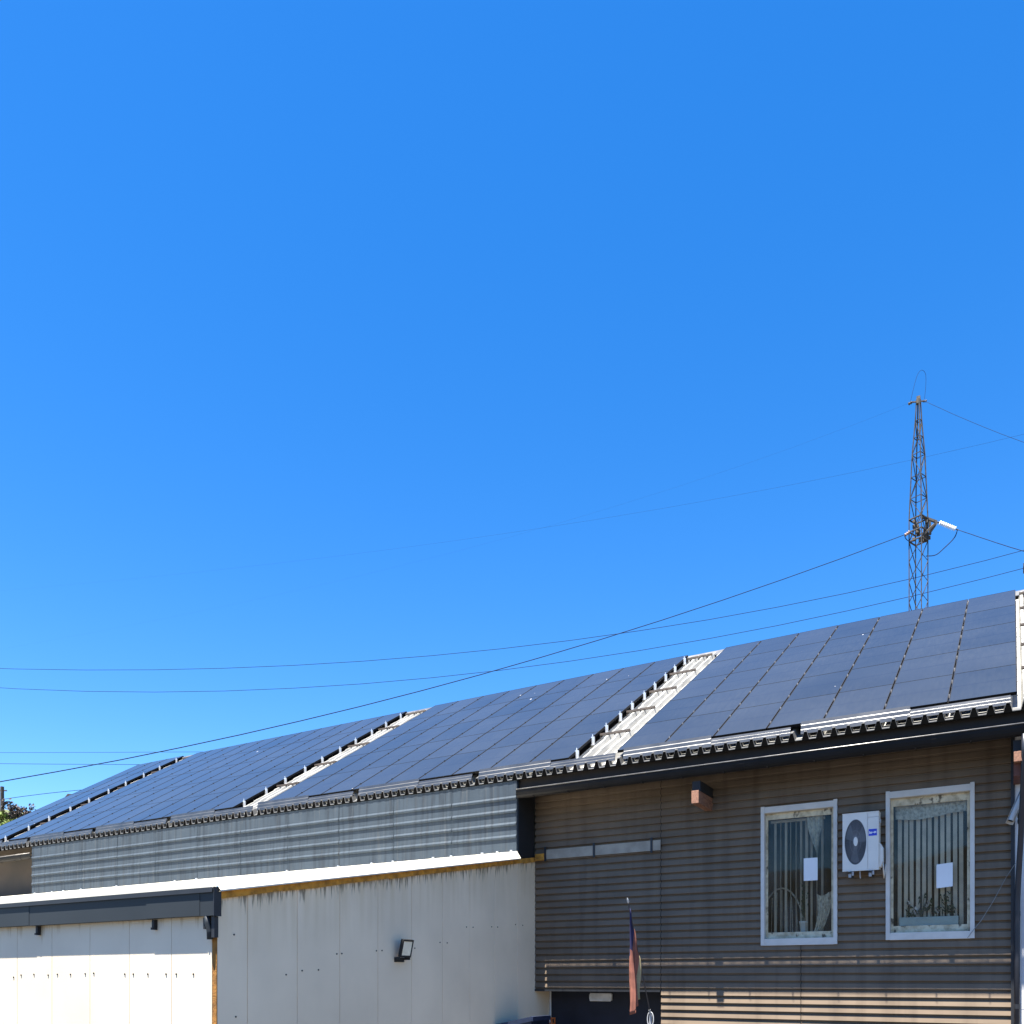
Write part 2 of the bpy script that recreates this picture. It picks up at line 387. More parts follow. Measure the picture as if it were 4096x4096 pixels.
# far left part of the facade, beyond the cladding
lw = MB(); lw.box(X_LEFT, -34.0, 0, 0.2, 0, 9.6); lw.build("plain_wall", mat("plain_brown_wall", (0.06, 0.046, 0.034), rough=0.7, var=0.18, scale=0.7), ws)
ew = MB(); ew.box(X_LEFT + .1, X_LEFT + .3, 0.2, 19.0, 0, 9.2); ew.box(X_END - .3, X_END - .1, 0.2, 19.0, 0, 9.2); ew.box(X_LEFT + .1, X_END - .1, 19.0, 19.2, 0, 9.2)
ew.build("side_wall", render_m, ws)
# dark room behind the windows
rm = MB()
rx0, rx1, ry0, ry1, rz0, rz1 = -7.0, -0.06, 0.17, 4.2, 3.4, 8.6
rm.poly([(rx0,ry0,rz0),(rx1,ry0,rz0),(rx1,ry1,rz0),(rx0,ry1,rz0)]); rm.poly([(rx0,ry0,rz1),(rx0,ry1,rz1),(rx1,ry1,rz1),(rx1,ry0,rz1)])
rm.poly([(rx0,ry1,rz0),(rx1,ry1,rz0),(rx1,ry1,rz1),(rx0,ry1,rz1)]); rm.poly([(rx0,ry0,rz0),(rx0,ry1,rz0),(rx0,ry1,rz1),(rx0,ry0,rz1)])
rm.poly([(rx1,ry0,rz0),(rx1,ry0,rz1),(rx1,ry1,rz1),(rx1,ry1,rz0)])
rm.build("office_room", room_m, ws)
# recessed entrance under the siding, navy inside
rc = MB(); YR = 0.9
rc.box(XA - .02, XS, YR, YR + .1, 0, 3.3); rc.box(XA, XS, 0.165, YR, 3.262, 3.35); rc.box(XS, XS + .05, 0.162, YR + .1, 0, 3.3)
rc.build("entrance_recess", navy_m, ws)
lt = MB(); lt.box(XA, XS - GAP, -0.05, 0.16, 3.20, 3.252); lt.build("lintel_trim", slate_dk, ws)
# translucent transom strip with brackets, and its foam stub at the left
ts = MB(); ts.box(XA + .33, XS + .01, -0.085, -0.062, 6.955, 7.225)
tso = ts.build("transom_strip", mat("dull_grey_strip", (0.34, 0.30, 0.24), rough=0.6, var=0.12, scale=3), ws)
for x in (-11.47, -9.95, -8.27):
    b = MB(); b.box(x - .028, x + .028, -0.11, -0.086, 6.90, 7.30); b.build("strip_bracket", slate_dk, tso)
# roof: trapezoid sheet with tile steps, seen from below at the eave and from above between the panel fields
prof = [(0.0, -0.075), (0.150, -0.075), (0.200, 0.105), (0.260, 0.105)]
PX = 0.31
def roof_grid(x0, x1, ys, off, b):
    xs = []
    k0 = math.floor(x0 / PX); k = k0
    while k * PX < x1:
        for (dx, dz) in prof:
            xs.append((k * PX + dx, dz))
        k += 1
    n0 = len(b.v)
    for (y, st) in ys:
        for (x, dz) in xs: b.v.append((x, y, zr(y) + dz + st + off))
    W = len(xs)
    for j in range(len(ys) - 1):
        for i in range(W - 1):
            q = (n0 + j*W + i, n0 + j*W + i + 1, n0 + (j+1)*W + i + 1, n0 + (j+1)*W + i)
            b.f.append(q if off >= 0 else q[::-1]); b.m.append(0)
    return n0, W
ys = []
y = Y_EAVE; first = True
while y < Y_RIDGE - 0.05:
    ys.append((y, 0.030)); y2 = min(y + 0.955, Y_RIDGE); ys.append((y2 - 0.004, 0.0)); y = y2
rb = MB()
a0, Wn = roof_grid(X_LEFT, X_END, ys, 0.0, rb)
b0, _ = roof_grid(X_LEFT, X_END, ys, -0.016, rb)
for i in range(Wn - 1):                               # closed sheet edge at the eave
    rb.f.append((a0 + i + 1, a0 + i, b0 + i, b0 + i + 1)); rb.m.append(0)
zb = zr(Y_RIDGE)
rb.poly([(X_LEFT, Y_RIDGE, zb), (X_END, Y_RIDGE, zb), (X_END, 19.9, zb - 0.61 * (19.9 - Y_RIDGE)), (X_LEFT, 19.9, zb - 0.61 * (19.9 - Y_RIDGE))])
roof_o = rb.build("roof", roof_m, ws)
ef = MB(); k = math.floor(X_LEFT / PX) + 1                # added black comb: stops sun under the eave crests and darkens their openings
zz = zr(-1.152) + .014; efp = [(k * PX, zz - .10)]
top_ = []
while (k + 1) * PX < X_END:
    q0 = k * PX; top_ += [(q0 + .02, zz - .086), (q0 + .148, zz - .086), (q0 + .202, zz + .098), (q0 + .258, zz + .098), (q0 + .306, zz - .086)]; k += 1
efp = [(top_[-1][0], zz - .10), (top_[0][0], zz - .10)] + top_
ef.prism(efp, -1.157, -1.141, 'y')
ef.build("eave_light_stop", mat("black_light_stop", (0.004, 0.004, 0.004), rough=1.0, spec=0.0), roof_o)
rc2 = MB(); rc2.prism([(Y_RIDGE - .34, zr(Y_RIDGE - .34) + .07), (Y_RIDGE, zb + .13), (Y_RIDGE + .34, zr(Y_RIDGE - .34) + .07), (Y_RIDGE + .34, zr(Y_RIDGE - .34) + .05), (Y_RIDGE, zb + .11), (Y_RIDGE - .34, zr(Y_RIDGE - .34) + .05)], X_LEFT, X_END, 'x')
rc2.build("ridge_cap", flash_m, roof_o)
# folded flashing boards under the lower edge of the panels: a tall one, then a low one, then a hole
holes = [-4.34 + 4.42 * k for k in range(-8, 2)]
for h in holes:
    for (xa, xb, top) in ((h + .12, h + 2.42, 9.50), (h + 2.42, h + 4.31, 9.41)):
        if xb < -41.5 or xa > X_END: continue
        xa = max(xa, -41.6); xb = min(xb, X_END); b = MB()
        yb = -1.085; d = 0.0 if top > 9.45 else 0.006
        hgt = top - 9.20
        pr = [(yb - .058 - d, 9.20), (yb - .052 - d, 9.20 + .30*hgt), (yb - .034 - d, 9.20 + .37*hgt), (yb - .028 - d, 9.20 + .66*hgt), (yb - .008 - d, 9.20 + .73*hgt), (yb - d, top), (yb + .008, top), (yb - .035 - d, 9.20)]
        b.prism(pr, xa, xb - .004, 'x'); b.build("eave_flashing", flash_m, roof_o)
# soffit, fascia board, gutter
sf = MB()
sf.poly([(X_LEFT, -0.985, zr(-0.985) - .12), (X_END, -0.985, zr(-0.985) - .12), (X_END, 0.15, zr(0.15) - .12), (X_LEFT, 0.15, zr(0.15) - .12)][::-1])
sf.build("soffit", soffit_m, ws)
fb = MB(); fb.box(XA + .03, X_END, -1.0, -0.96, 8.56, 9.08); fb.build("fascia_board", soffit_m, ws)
rim_m = mat("gutter_rim_highlight", (0.19, 0.18, 0.17), rough=0.35, metal=0.5, var=0.2, scale=4)  # lighter metal puts the bright highlight into the rim's colour
def gutter(x0, x1):
    pr = []
    cy, rz_, ry_ = -1.168, 0.225, 0.082; zt = 8.755
    for k in range(9):
        t = math.pi * k / 8
        pr.append((cy - ry_ * math.cos(t), zt - rz_ * math.sin(t)))
    inner = [(cy + (ry_ - .008) * math.cos(math.pi * k / 8), zt - (rz_ - .018) * math.sin(math.pi * k / 8)) for k in range(9)]
    pr[-1] = (cy + ry_, 8.670); inner[0] = (cy + ry_ - .008, 8.670)
    pr = [(p[0], min(p[1], 9)) for p in pr]
    b = MB(); b.prism(pr + inner, x0, x1, 'x')
    b.box(x0 - .008, x0, cy - ry_, cy + ry_, zt - rz_ + .05, zt)
    o = b.build("gutter", gutter_m, ws, smooth=False)
    c = MB(); c.tube([(x0, cy - ry_ - .004, zt), (x1, cy - ry_ - .004, zt)], 0.015, 8); c.build("gutter_rim", rim_m, o, smooth=True)
    k = x0 + 0.5
    while k < x1:
        c = MB(); c.box(k - .014, k + .014, cy - ry_ - .012, cy - ry_ + .06, zt - .02, zt + .005); c.box(k - .014, k + .014, cy - ry_ - .01, cy + ry_, zt - rz_ - .012, zt - rz_ - .002)
        c.box(k - .012, k + .012, cy, -0.99, zt + .02, zt + .036)
        c.build("gutter_bracket", gutter_m, o); k += 1.05
    k = x0 + 2.1
    while k < x1:
        c = MB(); c.prism([(cy - (ry_ + .006) * math.cos(math.pi * q / 8), zt - .006 - (rz_ + .008) * math.sin(math.pi * q / 8)) for q in range(9)], k - .05, k + .05, 'x')
        c.build("gutter_joint", gutter_m, o); k += 4.1
    return o
gutter(-11.755, X_END); gutter(X_LEFT, -34.95)
# downpipe with swan neck
dp = MB(); dp.tube([(0.215, -1.185, 8.55), (0.21, -1.17, 8.2), (0.20, -1.0, 7.75), (0.155, -0.55, 6.6), (0.11, -0.24, 5.7), (0.09, -0.17, 5.2), (0.085, -0.16, 4.4), (0.085, -0.16, 0.0)], 0.057, 14)
dpo = dp.build("downpipe", mat("dark_downpipe", (0.022, 0.025, 0.034), rough=0.4, var=0.1), ws, smooth=True)
for z in (4.9, 2.9): b = MB(); b.tube([(0.085, -0.16, z), (0.085, -0.16, z + .1)], 0.064, 14); b.build("pipe_clip", slate_dk, dpo)
# roof beams through the wall under the eave
def beam(x0, x1, z0, z1, low):
    b = MB(); b.box(x0, x1, -1.15, 0.1, z0, z1); o = b.build("roof_beam", wood_m, ws, bevel=.006)
    c = MB(); c.box(x0 - .012, x1 + .012, -1.05, 0.05, z1 + .002, z1 + .25); c.build("beam_plate", dark_m, o)
    if low:
        c = MB(); c.box(x0 - .002, x1 + .002, -0.98, 0.05, z0 - .26, z0 - .003); c.build("beam_corbel", wood_dk, o)
beam(-6.822, -6.64, 7.865, 8.18, False); beam(0.022, 0.20, 8.01, 8.22, True)

# windows
def window(Wr, k):
    x0, x1, z0, z1 = Wr
    tr = MB(); t = 0.075
    tr.box(x0 - .012, x0 + t, -0.065, 0.012, z0, z1 + .015); tr.box(x1 - t, x1 + .012, -0.065, 0.012, z0, z1 + .03)
    tr.box(x0 + t, x1 - t, -0.055, 0.012, z1 - .15, z1); tr.box(x0 + t, x1 - t, -0.062, 0.10, z0 - .003, z0 + .165)
    tr.box(x0 + t, x0 + t + .006, 0.012, 0.10, z0 + .165, z1 - .15); tr.box(x1 - t - .006, x1 - t, 0.012, 0.10, z0 + .165, z1 - .15); tr.box(x0 + t, x1 - t, 0.012, 0.10, z1 - .156, z1 - .15)
    o = tr.build("window", trim_m, ws, bevel=.004)
    s = MB(); a, b_ = x0 + t + .008, x1 - t - .008; c, d = z0 + .17, z1 - .158
    sw = 0.055; st = 0.175 if k == 2 else 0.15; sb = 0.155
    s.box(a, a + sw, 0.055, 0.11, c, d); s.box(b_ - sw, b_, 0.055, 0.11, c, d); s.box(a + sw, b_ - sw, 0.058, 0.11, d - st, d); s.box(a + sw, b_ - sw, 0.058, 0.11, c, c + sb)
    s.build("sash", sash_m, o, bevel=.005)
    p = MB(); p.box(a + sw - .004, b_ - sw + .004, 0.082, 0.09, c + sb - .004, d - st + .004); p.build("pane", glass_m, o)
    sl = MB(); sl.box(x0 + t, x1 - t, 0.112, 0.5, z0 + .30, z0 + .325); sl.build("inner_sill", trim_m, o)
    return o
window(W1, 1); window(W2, 2)

# blue-grey ribbed cladding hung from the eave above the annex
cl = MB()
CX0, CX1, CY_, CB, CT = -35.0, -11.80, -1.135, 7.03, 9.06
ribs = [7.48, 7.83, 8.19, 8.55]
pr = [(CY_ - .012, CB)]
for r_ in ribs: pr += [(CY_ - .002, r_ - .05), (CY_ + .003, r_ - .046), (CY_ - .032, r_ - .03), (CY_ - .036, r_ + .010), (CY_ - .006, r_ + .065)]
pr += [(CY_, CT)]
seams = [-35.0, -32.74, -31.57, -29.34, -27.1, -24.85, -22.66, -20.46, -18.25, -16.08, -13.96, CX1]
for a, b_ in zip(seams, seams[1:]): cl.prism([(p[0] - random.uniform(0, .004), p[1]) for p in pr] , a + .012, b_ - .012, 'x', cap=False, closed=False)
cl.box(CX0, CX1, CY_ + .004, CY_ + .10, CB - .02, CT + .03)
clo = cl.build("metal_cladding", clad_m, ws)
rt = MB(); rt.box(XA - .03, XA - .002, CY_ + .105, -0.07, 6.95, 9.3); rt.build("cladding_return", dark_m, clo)
for x in (-34.7, -33.5, -32.74, -31.57, -29.34, -26.0, -24.85, -20.46, -18.25, -16.9, -16.08, -14.6, -13.96, -12.9, -12.4, -11.95):
    b = MB(); b.box(x - .03, x + .03, CY_ - .075, CY_ - .022, 7.045, 7.11); b.build("cladding_clip", alu_m, clo)

# ------------------------------------------------------------------ the white annex
an = thing("annex_building", (-20, -6, 0), "white sandwich-panel annex with a box gutter and brown foam roof edge", "building")
def edge(y): return 4.94 + 0.1756 * (y + 11.29)
YF = -11.4
fs = [-17.887, -16.658, -15.409, -14.21, -13.015, -11.952]
fx = [fs[0] - 1.2 * k for k in range(18, 0, -1)] + fs
fw = MB()
for a, b_ in zip(fx, fx[1:]):
    g_ = .007
    fw.poly([(a + g_, YF, 0), (b_ - g_, YF, 0), (b_ - g_, YF, 5.02), (a + g_, YF, 5.02)])
    fw.poly([(b_ - g_, YF, 0), (b_, YF + .03, 0), (b_, YF + .03, 5.02), (b_ - g_, YF, 5.02)]); fw.poly([(a, YF + .03, 0), (a + g_, YF, 0), (a + g_, YF, 5.02), (a, YF + .03, 5.02)])
fwo = fw.build("front_wall", front_m, an)
gs = [-10.71, -9.475, -8.274, -7.064, -5.865, -4.645, -3.437, -2.256, -1.04, 0.86]
gy = [YF + .012] + gs
gw = MB()
for a, b_ in zip(gy, gy[1:]):
    g_ = .011; a1, b1 = a + g_, b_ - g_
    ta, tb = edge(min(a1, -.03)) + .03, edge(min(b1, -.03)) + .03
    if b1 > 0:
        gw.poly([(XA, a1, 0), (XA, -.02, 0), (XA, -.02, edge(-.03) + .03), (XA, a1, ta)]); gw.poly([(XA, -.02, 0), (XA, b1, 0), (XA, b1, 3.25), (XA, -.02, 3.25)])
    else:
        gw.poly([(XA, a1, 0), (XA, b1, 0), (XA, b1, tb), (XA, a1, ta)])
    gw.poly([(XA, b1, 0), (XA - .03, b_, 0), (XA - .03, b_, tb if b1 < 0 else 3.25), (XA, b1, tb if b1 < 0 else 3.25)]); gw.poly([(XA - .03, a, 0), (XA, a1, 0), (XA, a1, ta), (XA - .03, a, ta)])
gwo = gw.build("gable_wall", gable_m, an)
st = MB(); st.box(fs[-1], XA - .004, YF + .004, YF + .03, 0, 4.5); st.build("corner_foam_strip", foam2_m, an)
ec = MB(); ec.box(XA + .004, XA + .05, .86, .885, 0, 3.24); ec.build("wall_edge_trim", wht_m, an)
# roof of the annex: foam-cored panels with white ribbed skin
ax0 = -47.0
ro = MB()
def rs(y): return 5.20 + 0.1805 * (y + 11.3)
y0, y1 = -11.45, -1.12
xs = []
x = XA + .06
while x > ax0:
    xs += [(x, .0), (x - .02, .045), (x - .055, .045), (x - .075, 0.0)]; x -= 0.36
n0 = len(ro.v)
for yy in (y0, y1):
    for (xx, dz) in xs: ro.v.append((xx, yy, rs(yy) + dz))
Wn2 = len(xs)
for i in range(Wn2 - 1): ro.f.append((n0 + i, n0 + Wn2 + i, n0 + Wn2 + i + 1, n0 + i + 1)); ro.m.append(0)
for i in range(0, Wn2 - 3, 4): ro.poly([(xs[i + q][0], y0, rs(y0) + xs[i + q][1]) for q in range(4)])
ro.poly([(XA + .16, y0, edge(y0) + .150), (XA + .16, y1, edge(y1) + .150), (XA + .06, y1, rs(y1)), (XA + .06, y0, rs(y0))]); ro.poly([(XA + .16, y0, edge(y0) + .125), (XA + .16, y1, edge(y1) + .125), (XA + .16, y1, edge(y1) + .150), (XA + .16, y0, edge(y0) + .150)]); ro.poly([(XA + .04, y0, edge(y0) + .135), (XA + .04, y1, edge(y1) + .135), (XA + .16, y1, edge(y1) + .125), (XA + .16, y0, edge(y0) + .125)])
ro.poly([(XA + .06, y0, rs(y0)), (xs[-1][0], y0, rs(y0)), (xs[-1][0], y0, rs(y0) - .07), (XA + .06, y0, rs(y0) - .07)])
roa = ro.build("roof", white_m, an)
fe = MB()
yy = -11.42
while yy < -.06:                                                  # rough foam edge, a slightly uneven line
    yn = min(yy + random.uniform(.5, 1.3), -.05); j = random.uniform(-.012, .012)
    za, zb2 = edge(yy), edge(yn)
    ta, tb = edge(yy) + .13, edge(yn) + .13
    xo = XA + .04 + j
    fe.v += [(xo, yy, za + random.uniform(-.015, .015)), (xo, yn, zb2 + random.uniform(-.015, .015)), (xo, yn, tb), (xo, yy, ta), (XA - .3, yy, za), (XA - .3, yn, zb2), (XA - .3, yn, tb), (XA - .3, yy, ta)]
    n = len(fe.v) - 8
    for q in ((0,1,2,3),(0,4,5,1),(3,2,6,7),(0,3,7,4),(1,5,6,2)): fe.f.append(tuple(n + i for i in q)); fe.m.append(0)
    yy = yn
fe.box(XA + .06, XA + .34, -0.13, -0.064, 6.93, 7.12)
fe.build("roof_edge_foam", foam_m, roa)
# box gutter along the front
bg_ = MB(); gx1 = -11.75; gxs = [-47, -43, -39.5, -35.8, -32.0, -28.3, -24.6, -20.9, -17.21, -13.525, -12.091, gx1]
YB = -11.54
for i, (a, b_) in enumerate(zip(gxs, gxs[1:])):
    o_ = 0.006 * (i % 2)
    bg_.box(a, b_ - .004, YB - o_, YF - .003, 4.622 + o_, 5.055); 
bg_.box(-47, gx1 + .004, YB - .03, YB + .05, 5.056, 5.10)
bgo = bg_.build("box_gutter", slate_m, an)
ep = MB(); ep.box(gx1 + .001, gx1 + .02, YB - .008, YF + .01, 4.615, 5.11); ep.build("gutter_end_plate", slate_dk, bgo)
lp = MB(); lp.box(-47, gx1 + .004, YB - .034, YB - .031, 5.02, 5.104); lp.build("gutter_lip", slate_dk, bgo)
for x in (-31.6, -27.9, -24.2, -20.6, -17.066, -13.43):
    b = MB(); b.box(x - .032, x + .032, -11.475, -11.405, 4.43, 4.615); b.box(x - .03, x + .03, -11.50, -11.47, 4.43, 4.47); b.build("gutter_bracket", dark_m, bgo)
ol = MB(); ol.tube([(-11.96, -11.49, 4.62), (-11.955, -11.49, 4.50), (-11.93, -11.47, 4.36), (-11.93, -11.465, 4.22)], 0.052, 14)
ol.build("outlet_pipe", slate_m, bgo, smooth=True)
ob = MB(); ob.box(-11.865, -11.79, -11.49, YF - .004, 4.25, 4.615); ob.box(-12.06, -12.02, -11.5, YF - .004, 4.40, 4.60); ob.build("outlet_bracket", slate_dk, bgo)
# screws
def screw(x, y, z, ax, r, par):
    b = MB()
    d = (0, -1, 0) if ax == 'y' else (1, 0, 0)
    b.tube([(x, y, z), (x + d[0] * .012, y + d[1] * .012, z)], r, 8); b.build("screw", slate_dk, par)
for (x, z) in ((-18.012,3.576),(-17.736,3.62),(-17.277,3.633),(-16.78,3.617),(-16.465,3.631),(-16.029,3.629),(-15.553,3.641),(-15.283,3.649),(-14.336,3.629),(-14.085,3.628),(-13.668,3.627),(-13.159,3.625),(-12.881,3.624),(-12.427,3.622)):
    screw(x, YF, z, 'y', .018, fwo)
for (y_, z) in ((-8.37,4.05),(-8.22,4.06),(-7.12,4.15),(-6.93,4.16),(-5.75,4.25),(-4.75,4.42),(-4.45,4.42),(-3.6,4.85),(-3.3,4.86),(-2.4,4.92),(-2.1,4.93),(-1.15,5.05),(-0.75,5.05),(-9.77,3.62),(-9.35,3.7),(-8.9,3.72),(-11.02,4.32),(-10.98,2.87)):
    screw(XA, y_, z, 'x', .016, gwo)

# ------------------------------------------------------------------ solar panels on rails
SL = math.atan(M0); ROWL = 1.95; P_LIFT = 0.30; YP0 = -1.06
CW_GAP = 0.026
def panel_proto(cw):
    L = ROWL / math.cos(SL) - 0.003; Wd = cw - CW_GAP
    root = bpy.data.objects.new("solar_panel", None); root.empty_display_size = 0.1; C.objects.link(root)
    f = MB(); t = 0.07; fwid = 0.014
    fe_ = .0015; f.box(0, Wd, 0, fe_, -t, 0); f.box(0, Wd, L - fe_, L, -t, 0); f.box(0, fwid, fe_, L - fe_, -t, 0); f.box(Wd - fwid, Wd, fe_, L - fe_, -t, 0)
    fo = f.build("frame", frame_blk); fo.parent = root
    g_ = MB(); g_.box(fwid, Wd - fwid, fe_, L - fe_, -0.03, -0.004); go = g_.build("glass", pv_m); go.parent = root
    return root, fo, go
clamp_m = mat('grey_clamp', (0.16, 0.16, 0.165), rough=0.5)
side_sheet_m = mat('matte_black_sheet', (0.004, 0.004, 0.004), rough=1.0, spec=0.0)
ordn = ["first", "second", "third", "fourth", "fifth", "sixth", "seventh", "eighth", "ninth", "tenth", "eleventh", "twelfth"]
rown = ["bottom row", "second row up", "middle row", "fourth row up", "top row"]
arrays = [("rightmost array", -8.85, 1.277, 7, "A"), ("second array from the right", -21.60, 1.2625, 9, "B"),
          ("third array from the right", -36.9, 1.2525, 11, "C"), ("leftmost array", -41.75, 1.27, 3, "D")]
for (an_, x0, cw, nc, key) in arrays:
    proto = panel_proto(cw); first = True
    grp = "solar panels of the " + an_
    for r in range(5):
        for c in range(nc):
            if first: root, fo, go = proto; first = False
            else:
                root = proto[0].copy(); C.objects.link(root)
                for p in proto[1:]:
                    q = p.copy(); C.objects.link(q); q.parent = root
            yy = YP0 + ROWL * r
            root.location = (x0 + cw * c + CW_GAP / 2, yy, zr(yy) + P_LIFT)
            root.rotation_euler = (SL, 0, 0)
            tag(root, "solar panel, %s, %s column from left, %s" % (rown[r], ordn[c], an_), "solar panel", grp)
    # ten rails per array, each with its silver clamps in the column gaps and an end bracket
    rail_o = None
    for i in range(10):
        yy = YP0 + ROWL * (i // 2) + (0.46 if i % 2 == 0 else 1.48)
        if rail_o is None:
            rail_y0 = yy
            b = MB(); xr = x0 + cw * nc
            zc = zr(yy) + P_LIFT - 0.125
            b.box(x0 + .02, xr - .06, yy - .035, yy + .035, zc - .04, zc + .03)
            rail_o = b.build("mounting_rail", alu_m)
            kids = []
            eb = MB(); zt = zr(yy) + P_LIFT + .03
            eb.box(xr - .03, xr + .065, yy - .02, yy + .03, zr(yy) + .055, zt - .02); eb.box(xr - .03, xr + .075, yy - .075, yy + .075, zr(yy) + .055, zr(yy) + .075)
            eb.box(xr - .0, xr + .02, yy - .01, yy + .01, zt - .02, zt + .05)
            if key != 'A': kids.append(eb.build("end_bracket", alu_m, rail_o))
            for c in range(1, nc):
                cb = MB(); xc = x0 + cw * c; cb.box(xc - .014, xc + .014, yy - .05, yy + .05, zr(yy) + P_LIFT - .09, zr(yy) + P_LIFT - .002)
                kids.append(cb.build("clamp", clamp_m if key == "A" else frame_blk, rail_o))
            ro_ = rail_o
        else:
            d = (0, yy - rail_y0, M0 * (yy - rail_y0))
            ro_ = rail_o.copy(); C.objects.link(ro_); ro_.location = d
            for kd in kids:
                q = kd.copy(); C.objects.link(q); q.parent = ro_; q.matrix_parent_inverse = Matrix.Identity(4)
        tag(ro_, "silver mounting rail %s from the eave under the %s" % (ordn[i], an_), "mounting rail", "mounting rails of the " + an_)
    # black sheet along the right end of each field
    if key != "A":
        sk = MB(); xs_ = x0 + cw * nc - .018
        y1_, y2_ = YP0 + .05, YP0 + 5 * ROWL - .05
        for (ya, yb_) in ((y1_, y2_),):
            sk.poly([(xs_, ya, zr(ya) + .06), (xs_, yb_, zr(yb_) + .06), (xs_, yb_, zr(yb_) + P_LIFT - .03), (xs_, ya, zr(ya) + P_LIFT - .03)])
            sk.poly([(xs_ - .01, ya, zr(ya) + .06), (xs_ - .01, ya, zr(ya) + P_LIFT - .03), (xs_ - .01, yb_, zr(yb_) + P_LIFT - .03), (xs_ - .01, yb_, zr(yb_) + .06)])
        tag(sk.build("side_sheet", side_sheet_m), "thin black sheet closing the right side of the " + an_, "skirt", "black side sheets of the panel arrays")
# snow-guard bars on the open strips of roof
def bars(xa, xb, where, ys_):
    for i, yy in enumerate(ys_):
        b = MB(); b.box(xa, xb, yy - .03, yy + .03, zr(yy) + .14, zr(yy) + .20)
        o = b.build("snow_guard_bar", mat_bar)
        for x in ([xa + .12] + [q for q in (xa + (xb - xa) * .55,)] + [xb - .12]):
            c = MB(); c.box(x - .012, x + .012, yy - .018, yy + .018, zr(yy) + .05, zr(yy) + .138); c.build("bar_foot", mat_bar, o)
        tag(o, "brown snow-guard bar, %s from the eave, %s" % (ordn[i], where), "snow guard", "snow guard bars " + where)
mat_bar = mat("brown_bar_paint", (0.085, 0.065, 0.05), rough=0.6, var=0.15)
by = [0.98, 2.93, 4.84, 6.76, 8.63]
bars(-10.36, -9.32, "left of the rightmost array", by)
bars(-23.16, -22.05, "beside the third array from the right", by)
bars(-38.0, -37.2, "between the two leftmost arrays", by)
bars(0.17, 1.9, "right of the rightmost array", by)
# dark vent on the roof edge at far right
rv = MB(); rv.box(0.33, 0.75, 7.6, 8.0, zr(7.6), zr(8.0) + 0.9); rv.box(0.27, 0.81, 7.54, 8.06, zr(8.0) + .9, zr(8.0) + 1.0)
tag(rv.build("roof_vent", dark_m), "dark square vent on the pale roof right of the solar panels", "roof vent")

# ------------------------------------------------------------------ air conditioner
ac = thing("air_conditioner", (-3.03, -0.3, 6.06), "white outdoor air-conditioning unit with a round dark fan grille hung between the two windows", "air conditioner")
AX0, AX1, AZ0, AZ1, AY0, AY1 = -3.42, -2.637, 6.075, 7.36, -0.445, -0.15
cx, cz, rx, rz = -3.137, 6.715, 0.236, 0.525
b = MB()
b.box(AX0, AX1, AY0 + .03, AY1, AZ0, AZ1)
seg = 48
def rect_pt(t, x0, x1, z0, z1):
    c, s = math.cos(t), math.sin(t)
    hx0, hx1, hz0, hz1 = cx - x0, x1 - cx, cz - z0, z1 - cz
    k = min((hx1 / c if c > 1e-6 else 1e9), (hx0 / -c if c < -1e-6 else 1e9), (hz1 / s if s > 1e-6 else 1e9), (hz0 / -s if s < -1e-6 else 1e9))
    return (cx + k * c, cz + k * s)
fpx1 = -2.875
angs = sorted([2*math.pi*i/seg for i in range(seg)] + [math.atan2(dz, dx) % (2*math.pi) for dx in (AX0 - cx, fpx1 - cx) for dz in (AZ0 - cz, AZ1 - cz)])
for t0, t1 in zip(angs, angs[1:] + [angs[0] + 2*math.pi]):
    p0 = rect_pt(t0, AX0, fpx1, AZ0, AZ1); p1 = rect_pt(t1, AX0, fpx1, AZ0, AZ1)
    e0 = (cx + rx*math.cos(t0), cz + rz*math.sin(t0)); e1 = (cx + rx*math.cos(t1), cz + rz*math.sin(t1))
    b.poly([(p0[0], AY0, p0[1]), (e0[0], AY0, e0[1]), (e1[0], AY0, e1[1]), (p1[0], AY0, p1[1])])
    b.poly([(e0[0], AY0, e0[1]), (e0[0], AY0 + .029, e0[1]), (e1[0], AY0 + .029, e1[1]), (e1[0], AY0, e1[1])])
b.box(AX0, AX1, AY0, AY0 + .03, AZ1, AZ1 + .025); b.box(AX0 - .004, AX1 + .004, AY0 - .004, AY1, AZ1 + .005, AZ1 + .03); b.box(AX0, AX1, AY0 - .003, AY0 + .03, AZ0 - .03, AZ0)
b.poly([(AX0, AY0, AZ0), (AX0, AY0, AZ1), (AX0, AY0 + .03, AZ1), (AX0, AY0 + .03, AZ0)])
b.build("casing", ac_m, ac)
b = MB(); b.box(fpx1 + .006, AX1, AY0 - .006, AY0 + .03, AZ0, AZ1 - .10); b.box(fpx1 + .006, AX1, AY0 - .001, AY0 + .03, AZ1 - .095, AZ1); b.build("front_panel", ac_m, ac, bevel=.006)
b = MB(); b.disc((cx, AY0 + .028, cz), rx, rz, 48); b.build("fan_housing", mat("fan_dark", (0.05, 0.05, 0.055), rough=0.6), ac)
b = MB()
for k in range(3):
    for q in range(10):
        t0 = 2*math.pi*(k/3) + q*.085; t1 = t0 + .085
        b.poly([(cx + .05*math.cos(t0), AY0 + .022, cz + .11*math.sin(t0)), (cx + .05*math.cos(t1), AY0 + .022, cz + .11*math.sin(t1)), (cx + .215*math.cos(t1), AY0 + .026, cz + .48*math.sin(t1)), (cx + .215*math.cos(t0), AY0 + .026, cz + .48*math.sin(t0))][::-1])
b.build("fan_blades", mat("fan_blade_grey", (0.11, 0.115, 0.125), rough=0.35), ac)
b = MB()
for k in range(72):
    t = 2*math.pi*k/72
    b.bar((cx + .05*math.cos(t), AY0 + .006, cz + .112*math.sin(t)), (cx + rx*.995*math.cos(t), AY0 + .004, cz + rz*.995*math.sin(t)), .0028, .004)
